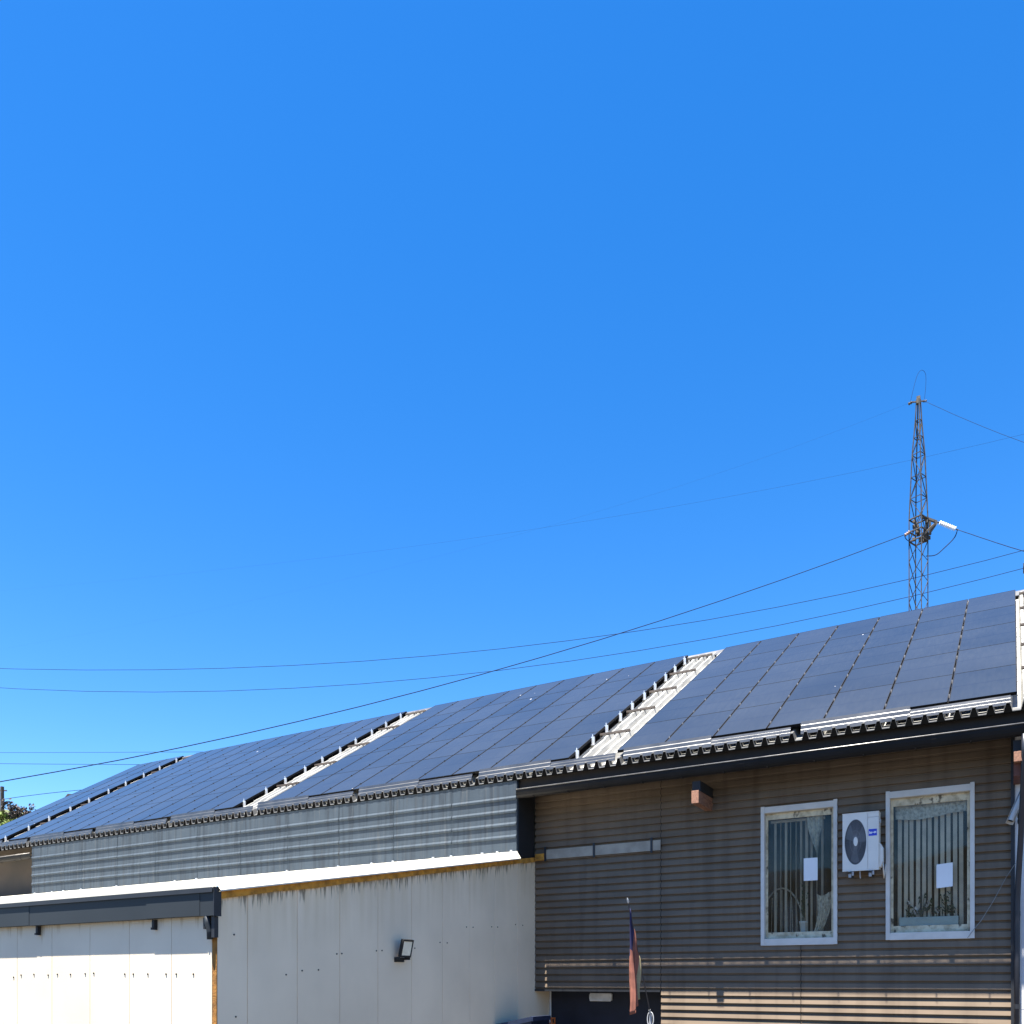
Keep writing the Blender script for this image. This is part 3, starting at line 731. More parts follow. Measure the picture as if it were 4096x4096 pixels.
for f_ in (0.5, 0.985):
    b.tube([(cx + rx*f_*math.cos(2*math.pi*k/48), AY0 + .003, cz + rz*f_*math.sin(2*math.pi*k/48)) for k in range(49)], .0035, 5, cap=False)
b.build("fan_grille", mat("ac_dark_grille", (0.20, 0.20, 0.21), rough=0.5), ac)
b = MB(); n = 24
b.disc((cx + .004, AY0 - .008, cz + .01), .047, .108, n)
for k in range(n):
    t0, t1 = 2*math.pi*k/n, 2*math.pi*(k+1)/n
    b.poly([(cx + .004 + .047*math.cos(t0), AY0 - .008, cz + .01 + .108*math.sin(t0)), (cx + .004 + .047*math.cos(t0), AY0 + .006, cz + .01 + .108*math.sin(t0)), (cx + .004 + .047*math.cos(t1), AY0 + .006, cz + .01 + .108*math.sin(t1)), (cx + .004 + .047*math.cos(t1), AY0 - .008, cz + .01 + .108*math.sin(t1))])
b.build("fan_hub", ac_m, ac)
b = MB(); b.box(-2.853, -2.675, AY0 - .010, AY0 - .0065, 6.83, 6.985); bo = b.build("badge", badge_m, ac, bevel=.003)
b = MB()                                             # blurred white lettering on the badge
for (xx, ww_, z0, z1) in ((-2.838, .016, 6.875, 6.935), (-2.818, .018, 6.875, 6.92), (-2.795, .014, 6.875, 6.925), (-2.772, .030, 6.895, 6.915), (-2.735, .02, 6.885, 6.93), (-2.71, .022, 6.89, 6.93)):
    b.box(xx, xx + ww_, AY0 - .0125, AY0 - .0105, z0, z1)
b.build("lettering", wht_m, bo)
b = MB(); b.prism([(AX1 + .002, 6.11), (AX1 + .03, 6.115), (AX1 + .082, 6.25), (AX1 + .082, 6.55), (AX1 + .03, 6.65), (AX1 + .002, 6.66)], -0.40, -0.19, 'y'); b.build("valve_cover", ac_m, ac)
b = MB(); b.box(AX1, AX1 + .03, -0.36, -0.27, 7.13, 7.22); b.build("side_handle", ac_gr, ac)
for x in (-3.26, -2.82):
    b = MB(); b.box(x - .03, x + .03, -0.50, -0.065, 5.985, 6.03); b.box(x - .03, x + .03, -0.085, -0.063, 5.93, 6.6); bo_ = b.build("wall_bracket", rubber_m, ac)
    b = MB(); b.tube([(x, -0.43, 5.90), (x, -0.43, 6.044)], .034, 10); b.tube([(x + .06, -0.43, 5.94), (x + .06, -0.43, 6.03)], .026, 8); b.build("rubber_foot", ac_gr, bo_)
b = MB(); b.tube([(-3.05, -0.36, 6.05), (-3.05, -0.36, 5.93), (-3.045, -0.34, 5.88)], .014, 6); b.build("drain_stub", ac_gr, ac)
b = MB(); b.tube([(AX1 + .06, -0.25, 6.3), (AX1 + .075, -0.2, 6.0), (AX1 + .07, -0.12, 5.88), (AX1 + .1, -0.08, 6.12), (AX1 + .1, -.05, 6.2)], .016, 8); b.build("refrigerant_pipe", ac_m, ac, smooth=True)

# ------------------------------------------------------------------ behind the windows
def slats(x0, n, step, wd, ang, z0, z1, y, label):
    o_ = thing("vertical_blind", (x0, y, z0), label, "blind")
    b = MB(); b.box(x0 - .05, x0 + step * n, y - .03, y + .03, z1, z1 + .06); b.build("head_rail", trim_m, o_)
    for k in range(n):
        xc = x0 + step * (k + .5) + random.uniform(-.006, .006); a = ang + random.uniform(-.3, .3)
        dx, dy = wd/2*math.cos(a), wd/2*math.sin(a); zz = z0 + random.uniform(-.02, .02); tw = random.uniform(-.008, .008)
        b = MB(); b.v = [(xc - dx, y - dy, zz), (xc + dx, y + dy, zz), (xc + tw + dx, y + dy, z1), (xc + tw - dx, y - dy, z1)]; b.f = [(0, 1, 2, 3)]; b.m = [0]
        so_ = b.build("slat", slat_m, o_); md = so_.modifiers.new("thick", 'SOLIDIFY'); md.thickness = .003
slats(-5.19, 10, .125, .085, 1.28, 4.70, 7.45, .30, "vertical blind with narrow slats nearly edge-on inside the left window")
slats(-2.34, 11, .128, .085, 0.25, 4.78, 7.60, .30, "vertical blind with broad pale slats inside the right window")
def lace(name, outline, y, label, waves=8):
    """a folded lace curtain: outline gives left and right edge per height"""
    b = MB(); nx = 24
    for (z, xa, xb) in outline:
        for i in range(nx + 1):
            t = i / nx; b.v.append((xa + (xb - xa) * t, y + .035 * math.sin(t * waves * 2 * math.pi + z * 2), z - .05 * math.sin(t * 5)))
    for j in range(len(outline) - 1):
        for i in range(nx):
            a = j * (nx + 1) + i; b.f.append((a, a + 1, a + nx + 2, a + nx + 1)); b.m.append(0)
    o_ = b.build(name, lace_mat, smooth=True); tag(o_, label, "curtain"); return o_
lace_mat = mat("lace_curtain", (0.66, 0.63, 0.54), rough=0.9, var=0.22, scale=14)
lace("lace_curtain", [(7.55, -4.36, -3.98), (7.25, -4.34, -4.0), (6.95, -4.24, -4.06), (6.7, -4.14, -4.08), (6.55, -4.11, -4.09)], .18, "lace curtain tip hanging at the top of the left window", 3)
lace("lace_curtain", [(5.62, -4.12, -3.74), (5.4, -4.10, -3.76), (5.1, -4.09, -3.82), (4.8, -4.15, -3.93), (4.66, -4.2, -4.0)], .20, "gathered lace curtain at the lower right of the left window", 4)
lace("lace_curtain", [(7.62, -2.36, -.86), (7.5, -2.36, -.86), (7.38, -2.36, -.86), (7.27, -2.36, -.86)], .2, "short lace valance across the top of the right window", 14)
def paper(x0, x1, z0, z1, tilt, label, y):
    b = MB(); b.poly([(x0, y, z0), (x1, y, z0 + tilt), (x1, y, z1 + tilt), (x0, y, z1)]); b.poly([(x0, y + .003, z0), (x0, y + .003, z1), (x1, y + .003, z1 + tilt), (x1, y + .003, z0 + tilt)])
    tag(b.build("paper_notice", paper_m), label, "notice")
paper(-4.40, -4.075, 5.94, 6.49, 0.0, "blank white paper notice stuck upright on the left window", 0.074)
paper(-1.49, -1.16, 5.60, 6.14, .03, "blank white paper notice stuck slightly askew on the right window", 0.074)
def pot_plant(x, y, z, label):
    o_ = thing("potted_plant", (x, y, z), label, "potted plant")
    b = MB(); n = 16
    rings = [(.07, 0), (.095, .22), (.105, .225), (.105, .27), (.09, .27)]
    for (r, h) in rings:
        for k in range(n): b.v.append((x + r*math.cos(2*math.pi*k/n), y + r*.6*math.sin(2*math.pi*k/n), z + h))
    for j in range(len(rings) - 1):
        for k in range(n):
            q = (k + 1) % n; b.f.append((j*n + k, j*n + q, (j+1)*n + q, (j+1)*n + k)); b.m.append(0)
    b.f.append(tuple(4*n + k for k in range(n))); b.m.append(0)
    b.build("pot", pot_m, o_, smooth=True)
    b = MB()
    for s_ in range(7):
        a = random.uniform(0, 6.28); h = random.uniform(.5, 1.25); p = [(x, y, z + .25), (x + .03*math.cos(a), y + .03*math.sin(a), z + .25 + h*.6), (x + .07*math.cos(a), y + .05*math.sin(a), z + .25 + h)]
        b.tube(p, .004, 4)
        for k in range(12):
            t = random.uniform(.15, 1); c = (x + .07*t*math.cos(a), y + .05*t*math.sin(a), z + .25 + h*t); q = random.uniform(0, 6.28); L = random.uniform(.05, .10)
            dx, dy, dz = math.cos(q)*L, math.sin(q)*L*.5, random.uniform(-.06, .1)
            b.poly([c, (c[0] + dx*.5 - dz*.3, c[1] + dy*.5, c[2] + dz*.5 + .03), (c[0] + dx, c[1] + dy, c[2] + dz), (c[0] + dx*.5 + dz*.3, c[1] + dy*.5, c[2] + dz*.5 - .03)])
    b.build("foliage", leaf_m, o_)
pot_plant(-4.46, .32, 4.705, "small plant in a white pot on the sill of the left window")
pl = thing("planter_box", (-1.66, .22, 4.77), "long pale teal planter with small flowering plants on the sill of the right window", "planter")
b = MB(); b.box(-2.27, -1.05, .14, .30, 4.772, 4.97); b.build("box", box_m, pl, bevel=.01)
b = MB(); fl = MB()
for k in range(16):
    x = random.uniform(-2.2, -1.1); h = random.uniform(.12, .55); y = .22 + random.uniform(-.05, .05); l_ = random.uniform(-.06, .06)
    b.tube([(x, y, 4.95), (x + l_*.4, y, 4.97 + h*.6), (x + l_, y, 4.97 + h)], .006, 4)
    for q in range(5):
        t = random.uniform(.2, 1); a = random.uniform(0, 6.28); L = random.uniform(.05, .12); c = (x + l_*t, y, 4.97 + h*t)
        b.poly([c, (c[0] + L*.5*math.cos(a), c[1], c[2] + .05), (c[0] + L*math.cos(a), c[1] + .03, c[2] + L*math.sin(a)), (c[0] + L*.5*math.cos(a) + .02, c[1], c[2] - .02)])
    if k % 4 == 0:
        for q in range(6):
            a = random.uniform(0, 6.28); c = (x + l_ + .03*math.cos(a), y - .04, 4.97 + h + .06*math.sin(a)); fl.poly([(c[0] - .02, c[1], c[2]), (c[0], c[1], c[2] - .045), (c[0] + .02, c[1], c[2]), (c[0], c[1], c[2] + .045)])
b.build("foliage", leaf_m, pl); fl.build("flowers", wht_m, pl)

ch = thing("wicker_chair", (-4.9, .75, 3.4), "pale curved chair back seen inside the left window behind the blind", "chair")
def arc2(cx_, cz_, rx_, rz_, a0, a1, y_, r_):
    bb = MB(); bb.tube([(cx_ + rx_*math.cos(R(a0 + (a1 - a0)*k/16)), y_, cz_ + rz_*math.sin(R(a0 + (a1 - a0)*k/16))) for k in range(17)], r_, 6); return bb
arc2(-5.05, 4.3, .62, 1.55, 0, 180, .62, .022).build("back_rim", lace_mat, ch, smooth=True)
bb = MB()
for k in range(7):
    x = -5.5 + k*.15; bb.tube([(x, .64, 3.6), (-5.05 + (x + 5.05)*.8, .64, 4.3 + 1.5*math.sqrt(max(0.05, 1 - ((x + 5.05)/.62)**2)))], .01, 5)
bb.build("back_spindles", lace_mat, ch)
bb = MB(); bb.box(-5.6, -4.5, .66, 1.4, 3.85, 3.95); 
bb.build("seat", wood_m, ch)
for (x, y) in ((-5.55, .7), (-4.55, .7), (-5.55, 1.35), (-4.55, 1.35)):
    bb = MB(); bb.box(x - .03, x + .03, y - .03, y + .03, 3.402, 3.85); bb.build("leg", wood_m, ch)
# ------------------------------------------------------------------ lamps, camera, cable, flag
fl_ = thing("floodlight", (XA, -6.35, 4.22), "black-framed LED floodlight tilted down on the white gable wall", "floodlight")
Mf = Matrix.Translation((XA + .20, -6.33, 4.225)) @ Matrix.Rotation(R(13), 4, 'Y')
b = MB(); b.box(-.035, .02, -.19, .19, -.20, .20, 0, Mf)
for (y0_, y1_, z0_, z1_) in ((-.19, -.155, -.2, .2), (.155, .19, -.2, .2), (-.155, .155, .16, .2), (-.155, .155, -.2, -.16)): b.box(.021, .034, y0_, y1_, z0_, z1_, 0, Mf)
for k in range(6): b.box(-.06, -.036, -.16 + k*.06, -.145 + k*.06, -.17, .17, 0, Mf)
b.build("housing", rubber_m, fl_)
b = MB(); b.box(.0205, .026, -.154, .154, -.159, .159, 0, Mf); b.build("lens", lens_m, fl_)
b = MB(); b.box(XA + .001, XA + .02, -6.50, -6.16, 3.92, 4.02); b.box(XA + .02, XA + .17, -6.52, -6.50, 3.97, 4.03); b.box(XA + .02, XA + .17, -6.16, -6.14, 3.97, 4.03); b.build("bracket", rubber_m, fl_)

bl = thing("bulkhead_light", (-10.16, .85, 3.02), "white oblong bulkhead light on the navy panel above the entrance", "light")
b = MB(); b.prism([(-10.52, 2.99), (-10.50, 2.91), (-9.86, 2.91), (-9.82, 2.97), (-9.81, 3.10), (-9.83, 3.15), (-10.49, 3.15), (-10.52, 3.08)], .79, .88, 'y'); b.build("diffuser", mat("opal_plastic", (0.9, 0.9, 0.88), rough=0.35), bl, bevel=.02)
b = MB(); b.box(-10.50, -9.83, .878, .899, 2.93, 3.13); b.build("base", ac_gr, bl)

sc_ = thing("security_camera", (0.2, -0.07, 7.2), "white bullet security camera angled down beside the downpipe at the right corner", "security camera")
a_, e_ = Vector((0.205, -0.55, 7.50)), Vector((-0.045, -0.62, 6.86))
b = MB(); q = (e_ - a_).to_track_quat('Z', 'X').to_matrix().to_4x4(); Mc = Matrix.Translation(a_) @ q; L = (e_ - a_).length
b.tube([Mc @ Vector((0, 0, 0)), Mc @ Vector((0, 0, L*.95))], .055, 14); b.build("body", cctv_m, sc_, smooth=False)
b = MB()
sh = [Vector((.075*math.cos(t), .075*math.sin(t), 0)) for t in [math.pi*k/10 - .0 for k in range(11)]]
for side in (1,):
    for p, p2 in zip(sh, sh[1:]):
        b.poly([Mc @ Vector((p.x, p.y, -.03)), Mc @ Vector((p2.x, p2.y, -.03)), Mc @ Vector((p2.x, p2.y, L*1.05)), Mc @ Vector((p.x, p.y, L*1.05))])
so2 = b.build("sunshield", cctv_m, sc_, smooth=True); so2.modifiers.new("thick", 'SOLIDIFY').thickness = .008
b = MB(); b.tube([Mc @ Vector((0, 0, L*.951)), Mc @ Vector((0, 0, L*.97))], .045, 14); b.build("lens", rubber_m, sc_)
b = MB(); b.tube([Mc @ Vector((0, 0, L*.35)), (0.11, -0.40, 6.98), (0.14, -0.20, 6.95), (0.15, -0.062, 6.95)], .022, 8); b.tube([(0.15, -0.075, 6.95), (0.15, -0.061, 6.95)], .06, 12, rz=1.6); b.build("mount", rubber_m, sc_)
b = MB(); b.tube([(0.06, -.09, 6.05), (-0.12, -.085, 5.75), (-0.36, -.088, 5.25), (-0.60, -.09, 4.82), (-0.72, -.112, 4.66), (-.86, -.112, 4.45)], .007, 6)
tag(b.build("cable", mat("grey_cable", (0.22, 0.22, 0.21), rough=0.6)), "thin grey cable running diagonally from the wall corner to the right window", "cable")

fg = thing("flag", (-8.31, -0.06, 2.6), "faded red, cream and blue flag hanging furled from a slanted pole above the entrance", "flag")
pb, pt_ = Vector((-8.305, -0.07, 2.58)), Vector((-8.345, -1.5, 5.46))
def on_pole(t): return pb + (pt_ - pb) * t
b = MB(); b.tube([on_pole(0), on_pole(1)], .017, 8); b.build("pole", mat("dark_pole", (0.06, 0.055, 0.06), rough=0.4), fg)
b = MB(); b.tube([on_pole(.995), on_pole(1.01), on_pole(1.03), on_pole(1.045)], [.012, .028, .022, .004], 10); b.build("finial", alu_m, fg)
b = MB(); b.tube([(-8.30 + .085*math.cos(2*math.pi*k/24), -.09, 2.47 + .2*math.sin(2*math.pi*k/24)) for k in range(25)], .014, 6, cap=False); b.tube([on_pole(-.01), on_pole(.05)], .026, 10); b.box(-8.33, -8.27, -.09, -.04, 2.3, 2.6)
b.build("holder", ac_gr, fg)
nu, nv = 28, 26
b = MB()
for j in range(nv + 1):
    v = j / nv
    for i in range(nu + 1):
        u = i / nu
        p = on_pole(.46 + .50 * u)
        zbot = 3.05 - .42 * u
        gather = 1 - .50 * min(1, v * 1.4)
        yc = -1.23
        yy_ = p.y + (yc - p.y) * (1 - gather)
        amp = (.02 + .075 * min(1, v * 1.5)) 
        xx_ = p.x + amp * math.sin(u * 15 + v * 1.2) + .02 * math.sin(v * 6 + u * 3)
        zz_ = p.z + (zbot - p.z) * v
        b.v.append((xx_, yy_ + .02 * math.sin(u * 22), zz_))
for j in range(nv):
    for i in range(nu):
        a = j * (nu + 1) + i; b.f.append((a, a + 1, a + nu + 2, a + nu + 1))
        u = i / nu; v = j / nv
        b.m.append(1 if (u > .62 and v < .36) else (2 if u < .16 else 0))
cf = b.build("cloth", [salmon_m, blue_m, cream_m], fg, smooth=True); cf.modifiers.new("thick", 'SOLIDIFY').thickness = .004

# dark blue bin and an orange drum at the foot of the gable
bn = thing("tipping_bin", (-12.0, -2.2, 0), "dark blue steel bin whose sloping rim shows at the bottom beside the entrance", "bin")
b = MB()
o0 = [(-11.72, -2.3, 2.30), (-10.86, -2.0, 2.50), (-10.86, -1.0, 2.50), (-11.72, -1.0, 2.30)]
i0 = [(p[0]*.88 + -11.29*.12, p[1]*.88 - 1.6*.12, 0.1) for p in o0]
for k in range(4):
    q = (k + 1) % 4; b.poly([i0[k], i0[q], o0[q], o0[k]]); b.poly([o0[k], o0[q], i0[q], i0[k]])
b.poly(i0[::-1])
b.build("body", bin_m, bn)
b = MB()
for k in range(4): b.bar(o0[k], o0[(k + 1) % 4], .09, .12)
b.build("rim", bin_m, bn)
b = MB()
for x in (-11.55, -11.05): b.box(x - .05, x + .05, -2.0, -1.1, 0, .11)
b.build("skid", bin_m, bn)
od = thing("gas_cylinder", (-11.5, .35, 0), "orange gas cylinder in the shade just right of the dark blue bin", "gas cylinder")
b = MB(); prf = [(.0, 0), (.13, 0), (.135, .05), (.135, 2.0), (.12, 2.14), (.08, 2.25), (.035, 2.31), (.035, 2.42), (0, 2.42)]
n = 20
for (r, h) in prf:
    for k in range(n): b.v.append((-11.5 + r*math.cos(2*math.pi*k/n), .35 + r*math.sin(2*math.pi*k/n), h))
for j in range(len(prf) - 1):
    for k in range(n): q = (k + 1) % n; b.f.append((j*n + k, j*n + q, (j+1)*n + q, (j+1)*n + k)); b.m.append(0)
b.build("body", orange_m, od, smooth=True)
b = MB(); b.tube([(-11.5 + .1*math.cos(2*math.pi*k/20), .35 + .1*math.sin(2*math.pi*k/20), 2.42) for k in range(21)], .02, 6, cap=False)
for k in range(3): a = 2.1*k; b.bar((-11.5 + .1*math.cos(a), .35 + .1*math.sin(a), 2.2), (-11.5 + .1*math.cos(a), .35 + .1*math.sin(a), 2.42), .03)
b.build("collar", orange_m, od)


# ------------------------------------------------------------------ lattice pylon and its lines
PXc, PYc = -7.607, 66.803
py = thing("lattice_pylon", (PXc, PYc, 0), "rusty lattice steel power pylon standing behind the roof ridge", "pylon")
ROT = R(-23)
def leg_half(z):
    if z < 46.7: return 0.59
    if z < 52.8: return 0.59 + (0.40 - 0.59) * (z - 46.7) / 6.1
    if z < 56.0: return 0.40 + (0.20 - 0.40) * (z - 52.8) / 3.2
    return 0.20 + (0.12 - 0.20) * (z - 56.0) / 2.0
def cnr(k, z):
    a = ROT + math.pi/4 + k * math.pi/2; r = leg_half(z) * math.sqrt(2) 
    return (PXc + r*math.cos(a), PYc + r*math.sin(a), z)
lv = [0, 46.7, 52.8, 56.0, 58.0]
for k in range(4):
    b = MB()
    for z0, z1 in zip(lv, lv[1:]): b.bar(cnr(k, z0), cnr(k, z1), .085)
    b.build("leg", steel_m, py)
b = MB()
z = 20.0; i = 0
zs = []
while z < 45.0: zs.append(z); z += 1.9
zs += [46.7, 48.7, 50.7, 52.8, 54.4, 56.0]
for z0, z1 in zip(zs, zs[1:]):
    for k in range(4):
        q = (k + 1) % 4
        if (i + k) % 2 == 0 or z1 < 46: b.bar(cnr(k, z0), cnr(q, z1), .06, .045)
        else: b.bar(cnr(q, z0), cnr(k, z1), .06, .045)
        if z1 >= 46: b.bar(cnr(k, z1), cnr(q, z1), .06, .05)
    i += (0 if z1 < 46 else 1)
b.build("bracing", steel_m, py)
# direction across the picture (along the outgoing lines) and the clutter at the line level
ur = Vector((math.cos(R(30.4)), math.sin(R(30.4)), 0))
ctr = Vector((PXc, PYc, 0))
b = MB()
for dz in (44.7, 45.6, 46.75):
    for k in range(4): b.bar(cnr(k, dz), cnr((k + 1) % 4, dz), .11, .09)
b.bar(ctr + ur*.3 + Vector((0,0,47.0)), ctr + ur*1.7 + Vector((0,0,46.5)), .2); b.bar(ctr + ur*.5 + Vector((0,0,44.7)), ctr + ur*1.7 + Vector((0,0,46.4)), .2)
b.bar(ctr + ur*.1 + Vector((0.3,-.4,45.0)), ctr + ur*1.65 + Vector((0,0,46.45)), .16); b.bar(ctr + ur*1.05 + Vector((0,0,46.8)), ctr + ur*1.1 + Vector((0,0,45.3)), .16); b.bar(ctr + ur*.75 + Vector((0,0,46.8)), ctr + ur*.8 + Vector((0,0,44.9)), .2)
b.build("cross_arm", rust_m, py)
for k in range(15):
    p = ctr + ur*random.uniform(-.45, 1.2) + Vector((0, random.uniform(-.3, .3), 0)); z_ = random.uniform(44.7, 45.6) if k % 2 else random.uniform(45.4, 46.6)
    s_ = random.uniform(.09, .19); b = MB(); b.box(p.x - s_, p.x + s_, p.y - s_, p.y + s_, z_ - s_, z_ + s_*1.4); b.build("switch_box", rust_m, py, bevel=.02)
def insulator(p0, p1, n, r, m_, par):
    p0 = Vector(p0); p1 = Vector(p1); pts = []; rr = []
    for k in range(n):
        for f_, q in ((.05, .35), (.30, 1.0), (.55, 1.0), (.80, .35)):
            pts.append(p0 + (p1 - p0) * ((k + f_) / n)); rr.append(r * q)
    b = MB(); b.tube(pts, rr, 12); return b.build("insulator", m_, par)
i0_ = ctr + ur*1.95 + Vector((0,0,46.45)); i1_ = ctr + ur*3.5 + Vector((0,0,45.83))
insulator(i0_, i1_, 9, .20, glassins_m, py)
insulator(ctr - ur*1.3 + Vector((0,0,45.22)), ctr - ur*.8 + Vector((0,0,45.6)), 3, .14, mat("brown_porcelain", (0.35, 0.22, 0.16), rough=0.3), py)
b = MB(); b.tube([ctr + ur*1.65 + Vector((0,0,46.5)), i0_], .06, 6); b.tube([i1_, Vector((-4.39, 68.69, 45.76)) * 1.0], .045, 6); b.build("tension_link", rust_m, py)
def arc(pts, r, name, m_, par, n=14):
    P = [Vector(p) for p in pts]; out_ = []
    for k in range(n + 1):                                     # Catmull-Rom through the points
        t = k / n * (len(P) - 1); i = min(int(t), len(P) - 2); f_ = t - i
        p0 = P[max(i - 1, 0)]; p1 = P[i]; p2 = P[i + 1]; p3 = P[min(i + 2, len(P) - 1)]
        out_.append(.5 * ((2*p1) + (p2 - p0)*f_ + (2*p0 - 5*p1 + 4*p2 - p3)*f_**2 + (3*p1 - p0 - 3*p2 + p3)*f_**3))
    b = MB(); b.tube(out_, r, 6); return b.build(name, m_, par)
Z = lambda z: Vector((0, 0, z))
arc([ctr + ur*3.65 + Z(45.75), ctr + ur*3.35 + Z(45.0), ctr + ur*2.35 + Z(44.0), ctr + ur*1.6 + Z(43.4), ctr + ur*.7 + Z(43.3)], .045, "jumper", wire_m, py)
arc([ctr - ur*1.3 + Z(45.25), ctr - ur*1.2 + Z(44.95), ctr - ur*.9 + Z(44.7), ctr - ur*.6 + Z(44.6)], .04, "jumper", wire_m, py)
b = MB(); b.bar(ctr - ur*.75 + Z(57.72), ctr + ur*.55 + Z(57.86), .10); b.box(PXc - .16, PXc + .16, PYc - .16, PYc + .16, 57.6, 58.25); b.build("top_arm", rust_m, py)
insulator(ctr - ur*.95 + Z(57.55), ctr - ur*.6 + Z(57.75), 2, .13, rust_m, py); insulator(ctr + ur*.45 + Z(57.82), ctr + ur*.8 + Z(57.86), 2, .11, rust_m, py)
arc([ctr - ur*.75 + Z(57.8), ctr - ur*.45 + Z(59.1), ctr - ur*.1 + Z(60.3), ctr + ur*.28 + Z(60.75), ctr + ur*.62 + Z(60.5), ctr + ur*.70 + Z(59.9), ctr + ur*.66 + Z(59.0), ctr + ur*.55 + Z(58.0)], .016, "jumper", wire_m, py, 30)

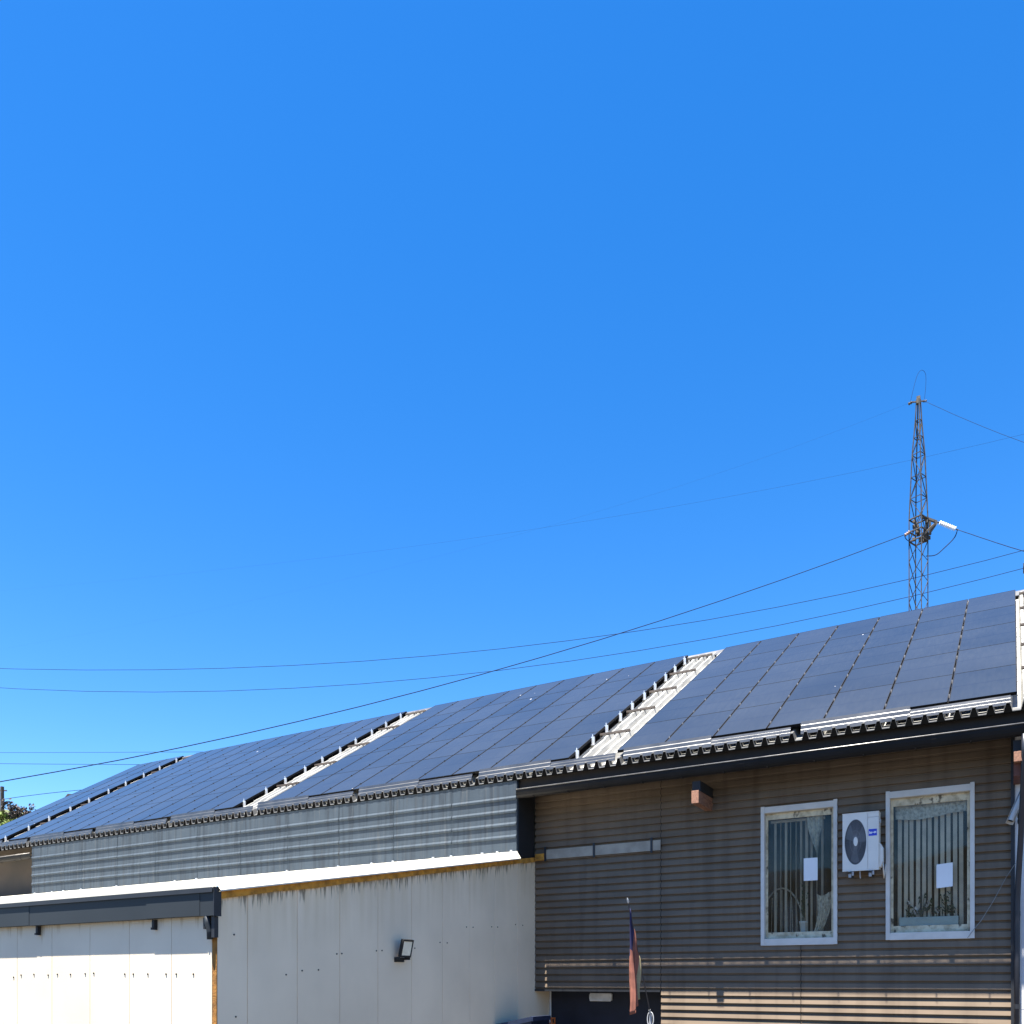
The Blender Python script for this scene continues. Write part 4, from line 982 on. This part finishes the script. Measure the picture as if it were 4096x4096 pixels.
WIRES = {
    'W1': [(-8.81, 66.1, 45.27), (-13.32, 60.89, 42.05), (-17.59, 55.95, 39.09), (-21.64, 51.28, 36.36), (-25.48, 46.84, 33.84), (-29.13, 42.63, 31.52), (-32.6, 38.62, 29.39), (-35.91, 34.8, 27.42), (-39.07, 31.15, 25.61), (-42.08, 27.67, 23.95), (-44.96, 24.35, 22.43), (-47.71, 21.17, 21.03), (-50.35, 18.12, 19.75), (-52.88, 15.2, 18.57), (-55.3, 12.4, 17.51), (-57.63, 9.71, 16.53), (-59.87, 7.13, 15.65)],
    'W2': [(4.06, 91.05, 52.34), (-2.64, 89.0, 51.07), (-9.57, 86.88, 49.93), (-16.75, 84.69, 48.93), (-24.18, 82.42, 48.08), (-31.89, 80.06, 47.36), (-39.89, 77.62, 46.81), (-48.19, 75.08, 46.41), (-56.82, 72.44, 46.17), (-65.78, 69.7, 46.11), (-75.11, 66.85, 46.23), (-84.83, 63.88, 46.54), (-94.96, 60.79, 47.05), (-105.52, 57.56, 47.77), (-116.54, 54.19, 48.71), (-128.07, 50.67, 49.88), (-140.12, 46.98, 51.3)],
    'W3': [(4.06, 91.05, 50.31), (-2.64, 89.0, 49.07), (-9.57, 86.88, 47.9), (-16.75, 84.69, 46.84), (-24.18, 82.42, 45.88), (-31.89, 80.06, 45.05), (-39.89, 77.62, 44.35), (-48.19, 75.08, 43.8), (-56.82, 72.44, 43.41), (-65.78, 69.7, 43.21), (-75.11, 66.85, 43.2), (-84.83, 63.88, 43.42), (-94.96, 60.79, 43.87), (-105.52, 57.56, 44.59), (-116.54, 54.19, 45.6), (-128.07, 50.67, 46.93), (-140.12, 46.98, 48.6)],
    'W4': [(4.7, 108.82, 74.91), (-2.68, 106.65, 74.04), (-10.31, 104.4, 73.26), (-18.22, 102.08, 72.57), (-26.4, 99.67, 71.97), (-34.88, 97.17, 71.46), (-43.68, 94.59, 71.04), (-52.81, 91.9, 70.72), (-62.29, 89.11, 70.49), (-72.14, 86.21, 70.34), (-82.38, 83.2, 70.3), (-93.05, 80.06, 70.34), (-104.15, 76.8, 70.48), (-115.74, 73.39, 70.71), (-127.82, 69.84, 71.04), (-140.44, 66.12, 71.47), (-153.63, 62.24, 71.98)],
    'W5': [(-8.25, 66.43, 57.71), (-13.11, 64.22, 55.91), (-18.03, 61.99, 54.2), (-23.03, 59.72, 52.58), (-28.09, 57.42, 51.04), (-33.23, 55.09, 49.59), (-38.45, 52.73, 48.2), (-43.74, 50.33, 46.9), (-49.11, 47.89, 45.66), (-54.56, 45.42, 44.49), (-60.09, 42.92, 43.38), (-65.7, 40.37, 42.34), (-71.4, 37.79, 41.35), (-77.18, 35.16, 40.41), (-83.05, 32.5, 39.51), (-89.02, 29.79, 38.66), (-95.08, 27.05, 37.85)],
    'W6': [(-7.09, 67.11, 57.84), (-6.35, 66.72, 56.99), (-5.62, 66.34, 56.17), (-4.91, 65.97, 55.36), (-4.21, 65.6, 54.58), (-3.52, 65.24, 53.82), (-2.84, 64.89, 53.08), (-2.17, 64.54, 52.35), (-1.51, 64.2, 51.65), (-0.87, 63.86, 50.96), (-0.23, 63.53, 50.3), (0.39, 63.2, 49.65), (1.01, 62.88, 49.01), (1.61, 62.57, 48.4), (2.2, 62.26, 47.8), (2.79, 61.95, 47.21), (3.37, 61.65, 46.65)],
    'W7': [(-4.39, 68.69, 45.76), (-3.85, 68.37, 45.26), (-3.31, 68.05, 44.78), (-2.79, 67.74, 44.3), (-2.27, 67.43, 43.83), (-1.75, 67.13, 43.37), (-1.25, 66.83, 42.91), (-0.75, 66.53, 42.47), (-0.26, 66.24, 42.03), (0.23, 65.95, 41.61), (0.71, 65.66, 41.19), (1.18, 65.38, 40.78), (1.65, 65.1, 40.37), (2.11, 64.83, 39.98), (2.57, 64.56, 39.59), (3.02, 64.29, 39.2), (3.46, 64.02, 38.83)],
    'W8': [(-74.92, 62.07, 33.07), (-78.63, 61.63, 33.45), (-82.44, 61.17, 33.84), (-86.35, 60.7, 34.24), (-90.38, 60.22, 34.65), (-94.52, 59.72, 35.08), (-98.78, 59.21, 35.52), (-103.17, 58.68, 35.98), (-107.69, 58.14, 36.45), (-112.35, 57.58, 36.93), (-117.15, 57.0, 37.43), (-122.1, 56.41, 37.96), (-127.21, 55.8, 38.49), (-132.49, 55.16, 39.05), (-137.94, 54.51, 39.63), (-143.57, 53.83, 40.23), (-149.4, 53.13, 40.85)],
    'W9': [(-76.1, 61.38, 31.28), (-79.75, 60.97, 31.66), (-83.5, 60.55, 32.04), (-87.35, 60.11, 32.44), (-91.31, 59.67, 32.85), (-95.39, 59.21, 33.28), (-99.58, 58.74, 33.72), (-103.9, 58.25, 34.17), (-108.35, 57.75, 34.65), (-112.93, 57.23, 35.14), (-117.66, 56.7, 35.64), (-122.53, 56.16, 36.17), (-127.56, 55.59, 36.71), (-132.76, 55.01, 37.28), (-138.12, 54.4, 37.87), (-143.66, 53.78, 38.48), (-149.4, 53.13, 39.11)],
    'W10': [(-88.48, 42.51, 26.24), (-90.07, 42.24, 26.31), (-91.67, 41.97, 26.37), (-93.29, 41.7, 26.43), (-94.93, 41.42, 26.47), (-96.59, 41.14, 26.5), (-98.27, 40.86, 26.52), (-99.96, 40.57, 26.53), (-101.68, 40.28, 26.53), (-103.42, 39.99, 26.52), (-105.18, 39.69, 26.49), (-106.96, 39.39, 26.46), (-108.77, 39.09, 26.41), (-110.59, 38.78, 26.35), (-112.44, 38.47, 26.28), (-114.31, 38.15, 26.2), (-116.2, 37.83, 26.11)],
}
wl = {'W1': ("power line dropping from the pylon across the whole roofline to the left", .035),
      'W2': ("upper of two long slack power lines passing behind the pylon foot", .033),
      'W3': ("lower of two long slack power lines passing behind the pylon foot", .033),
      'W4': ("faint power line crossing behind the upper part of the pylon", .012),
      'W5': ("thinnest faint line running from the pylon top far down to the left", .004),
      'W6': ("power line falling to the right from the pylon top", .018),
      'W7': ("power line leaving the white insulator towards the right edge", .035),
      'W8': ("higher of the two level power lines at the far left above the roof", .028),
      'W9': ("lower of the two level power lines at the far left above the roof", .035),
      'W10': ("short power line just above the hillside at the far left", .035)}
for k, pts in WIRES.items():
    b = MB(); n_ = len(pts); b.tube(pts, [wl[k][1] * (1 - .75 * i / (n_ - 1)) for i in range(n_)] if k in ('W4', 'W5') else wl[k][1], 6)
    tag(b.build("power_line", wire_m, smooth=True), wl[k][0], "power line", "power lines in the sky")

# ------------------------------------------------------------------ beyond the left end of the roof
def leaf_crown(b, c, rad, n, size, rzf=1.2):
    for k in range(n):
        d = Vector((random.gauss(0, 1), random.gauss(0, 1), random.gauss(0, 1))); d.normalize()
        f_ = random.uniform(.45, 1.0) * (1 + .25 * math.sin(d.x*5 + d.z*4 + c[0]))
        p = Vector(c) + Vector((d.x*rad*f_, d.y*rad*f_, d.z*rad*f_*rzf))
        u_ = Vector((random.gauss(0,1), random.gauss(0,1), random.gauss(0,1))).normalized(); v_ = u_.cross(Vector((random.gauss(0,1), random.gauss(0,1), random.gauss(0,1)))).normalized()
        s_ = size * random.uniform(.6, 1.3); b.poly([p - u_*s_, p + v_*s_*.6, p + u_*s_, p - v_*s_*.6])
def shrub(x, y, ztop, rad, m_, label, cat, n=420, blobs=5):
    z0 = hillf(x, y)
    o_ = thing("shrub", (x, y, z0), label, cat, "shrubs on the hillside")
    b = MB(); h = ztop - z0
    for k in range(blobs):
        a = 6.28 * k / blobs + random.uniform(-.4, .4)
        leaf_crown(b, (x + rad*.5*math.cos(a), y + rad*.5*math.sin(a), z0 + h*random.uniform(.35, .78)), rad*.55, n // blobs, .28, max(.6, h / rad * .42))
    b.build("crown", m_, o_)
    b = MB()
    for k in range(3): b.tube([(x, y, z0 - .5), (x + random.uniform(-.5, .5), y + random.uniform(-.5, .5), z0 + h*.6)], [.14, .05], 6)
    b.build("trunk", bark_m, o_)
shrub(-151.5, 63.4, 35.2, 2.2, brown_m, "dark brown bare-looking bush at the far left edge behind the roof", "shrub")
shrub(-149.6, 63.9, 34.9, 2.1, brown_m, "rounded dark brown bush right of the pole on the hillside", "shrub")
shrub(-152.8, 61.0, 33.0, 2.3, bush_m, "bright green bush low at the far left edge", "shrub")
shrub(-149.2, 62.2, 32.4, 2.2, bush_m, "yellow-green bush in front of the dark bush on the hillside", "shrub")
shrub(-146.8, 63.6, 31.8, 1.8, bush_m, "small green bush beside the left corner of the roof", "shrub")
wp = thing("utility_pole", (-154.6, 64.5, 20), "dark wooden pole cut by the left edge of the picture", "pole")
b = MB(); b.tube([(-153.62, 62.6, hillf(-153.62, 62.6) - 1), (-153.62, 62.6, 37.6)], [.35, .30], 10); b.build("shaft", bark_m, wp)
b = MB(); b.bar((-154.4, 62.2, 36.9), (-152.9, 63.0, 36.9), .18); b.build("cross_piece", bark_m, wp)
hs_ = thing("distant_house", (-142, 69, 0), "brown roof peak of a far house showing above the left solar array", "house")
ua = ur
hc = Vector((-143.6, 68.2, 0)); vv = Vector((-ua.y, ua.x, 0))
def hp(a, d, z): return hc + ua*a + vv*d + Vector((0, 0, z))
b = MB()
for (pa, pb_) in (((-1.35, 34.4), (0.2, 36.3)), ((0.2, 36.3), (2.6, 36.1)), ((2.6, 36.1), (5.4, 33.0)), ((-1.35, 34.4), (-1.35, 28.0))):
    b.poly([hp(pa[0], 0, pa[1]), hp(pb_[0], 0, pb_[1]), hp(pb_[0], 7, pb_[1]), hp(pa[0], 7, pa[1])])
b.poly([hp(-1.35, 0, 28), hp(5.4, 0, 28), hp(5.4, 0, 33.0), hp(2.6, 0, 36.1), hp(.2, 0, 36.3), hp(-1.35, 0, 34.4)])
b.build("roof", tile_m, hs_)
b = MB(); 
for (a0_, a1_, z0_, z1_) in ((-1.2, 5.2, 0, 27.9),):
    b.poly([hp(a0_, .3, z0_), hp(a1_, .3, z0_), hp(a1_, .3, z1_), hp(a0_, .3, z1_)]); b.poly([hp(a1_, .3, z0_), hp(a1_, 6.8, z0_), hp(a1_, 6.8, z1_), hp(a1_, .3, z1_)]); b.poly([hp(a0_, 6.8, z0_), hp(a0_, .3, z0_), hp(a0_, .3, z1_), hp(a0_, 6.8, z1_)])
b.build("wall", render_m, hs_)
b = MB(); q0 = hp(5.2, 2.5, 0); b.box(q0.x - .5, q0.x + .5, q0.y - .4, q0.y + .4, 32.5, 37.6); b.box(q0.x - .65, q0.x + .65, q0.y - .55, q0.y + .55, 37.3, 37.75); b.build("chimney", tile_m, hs_)
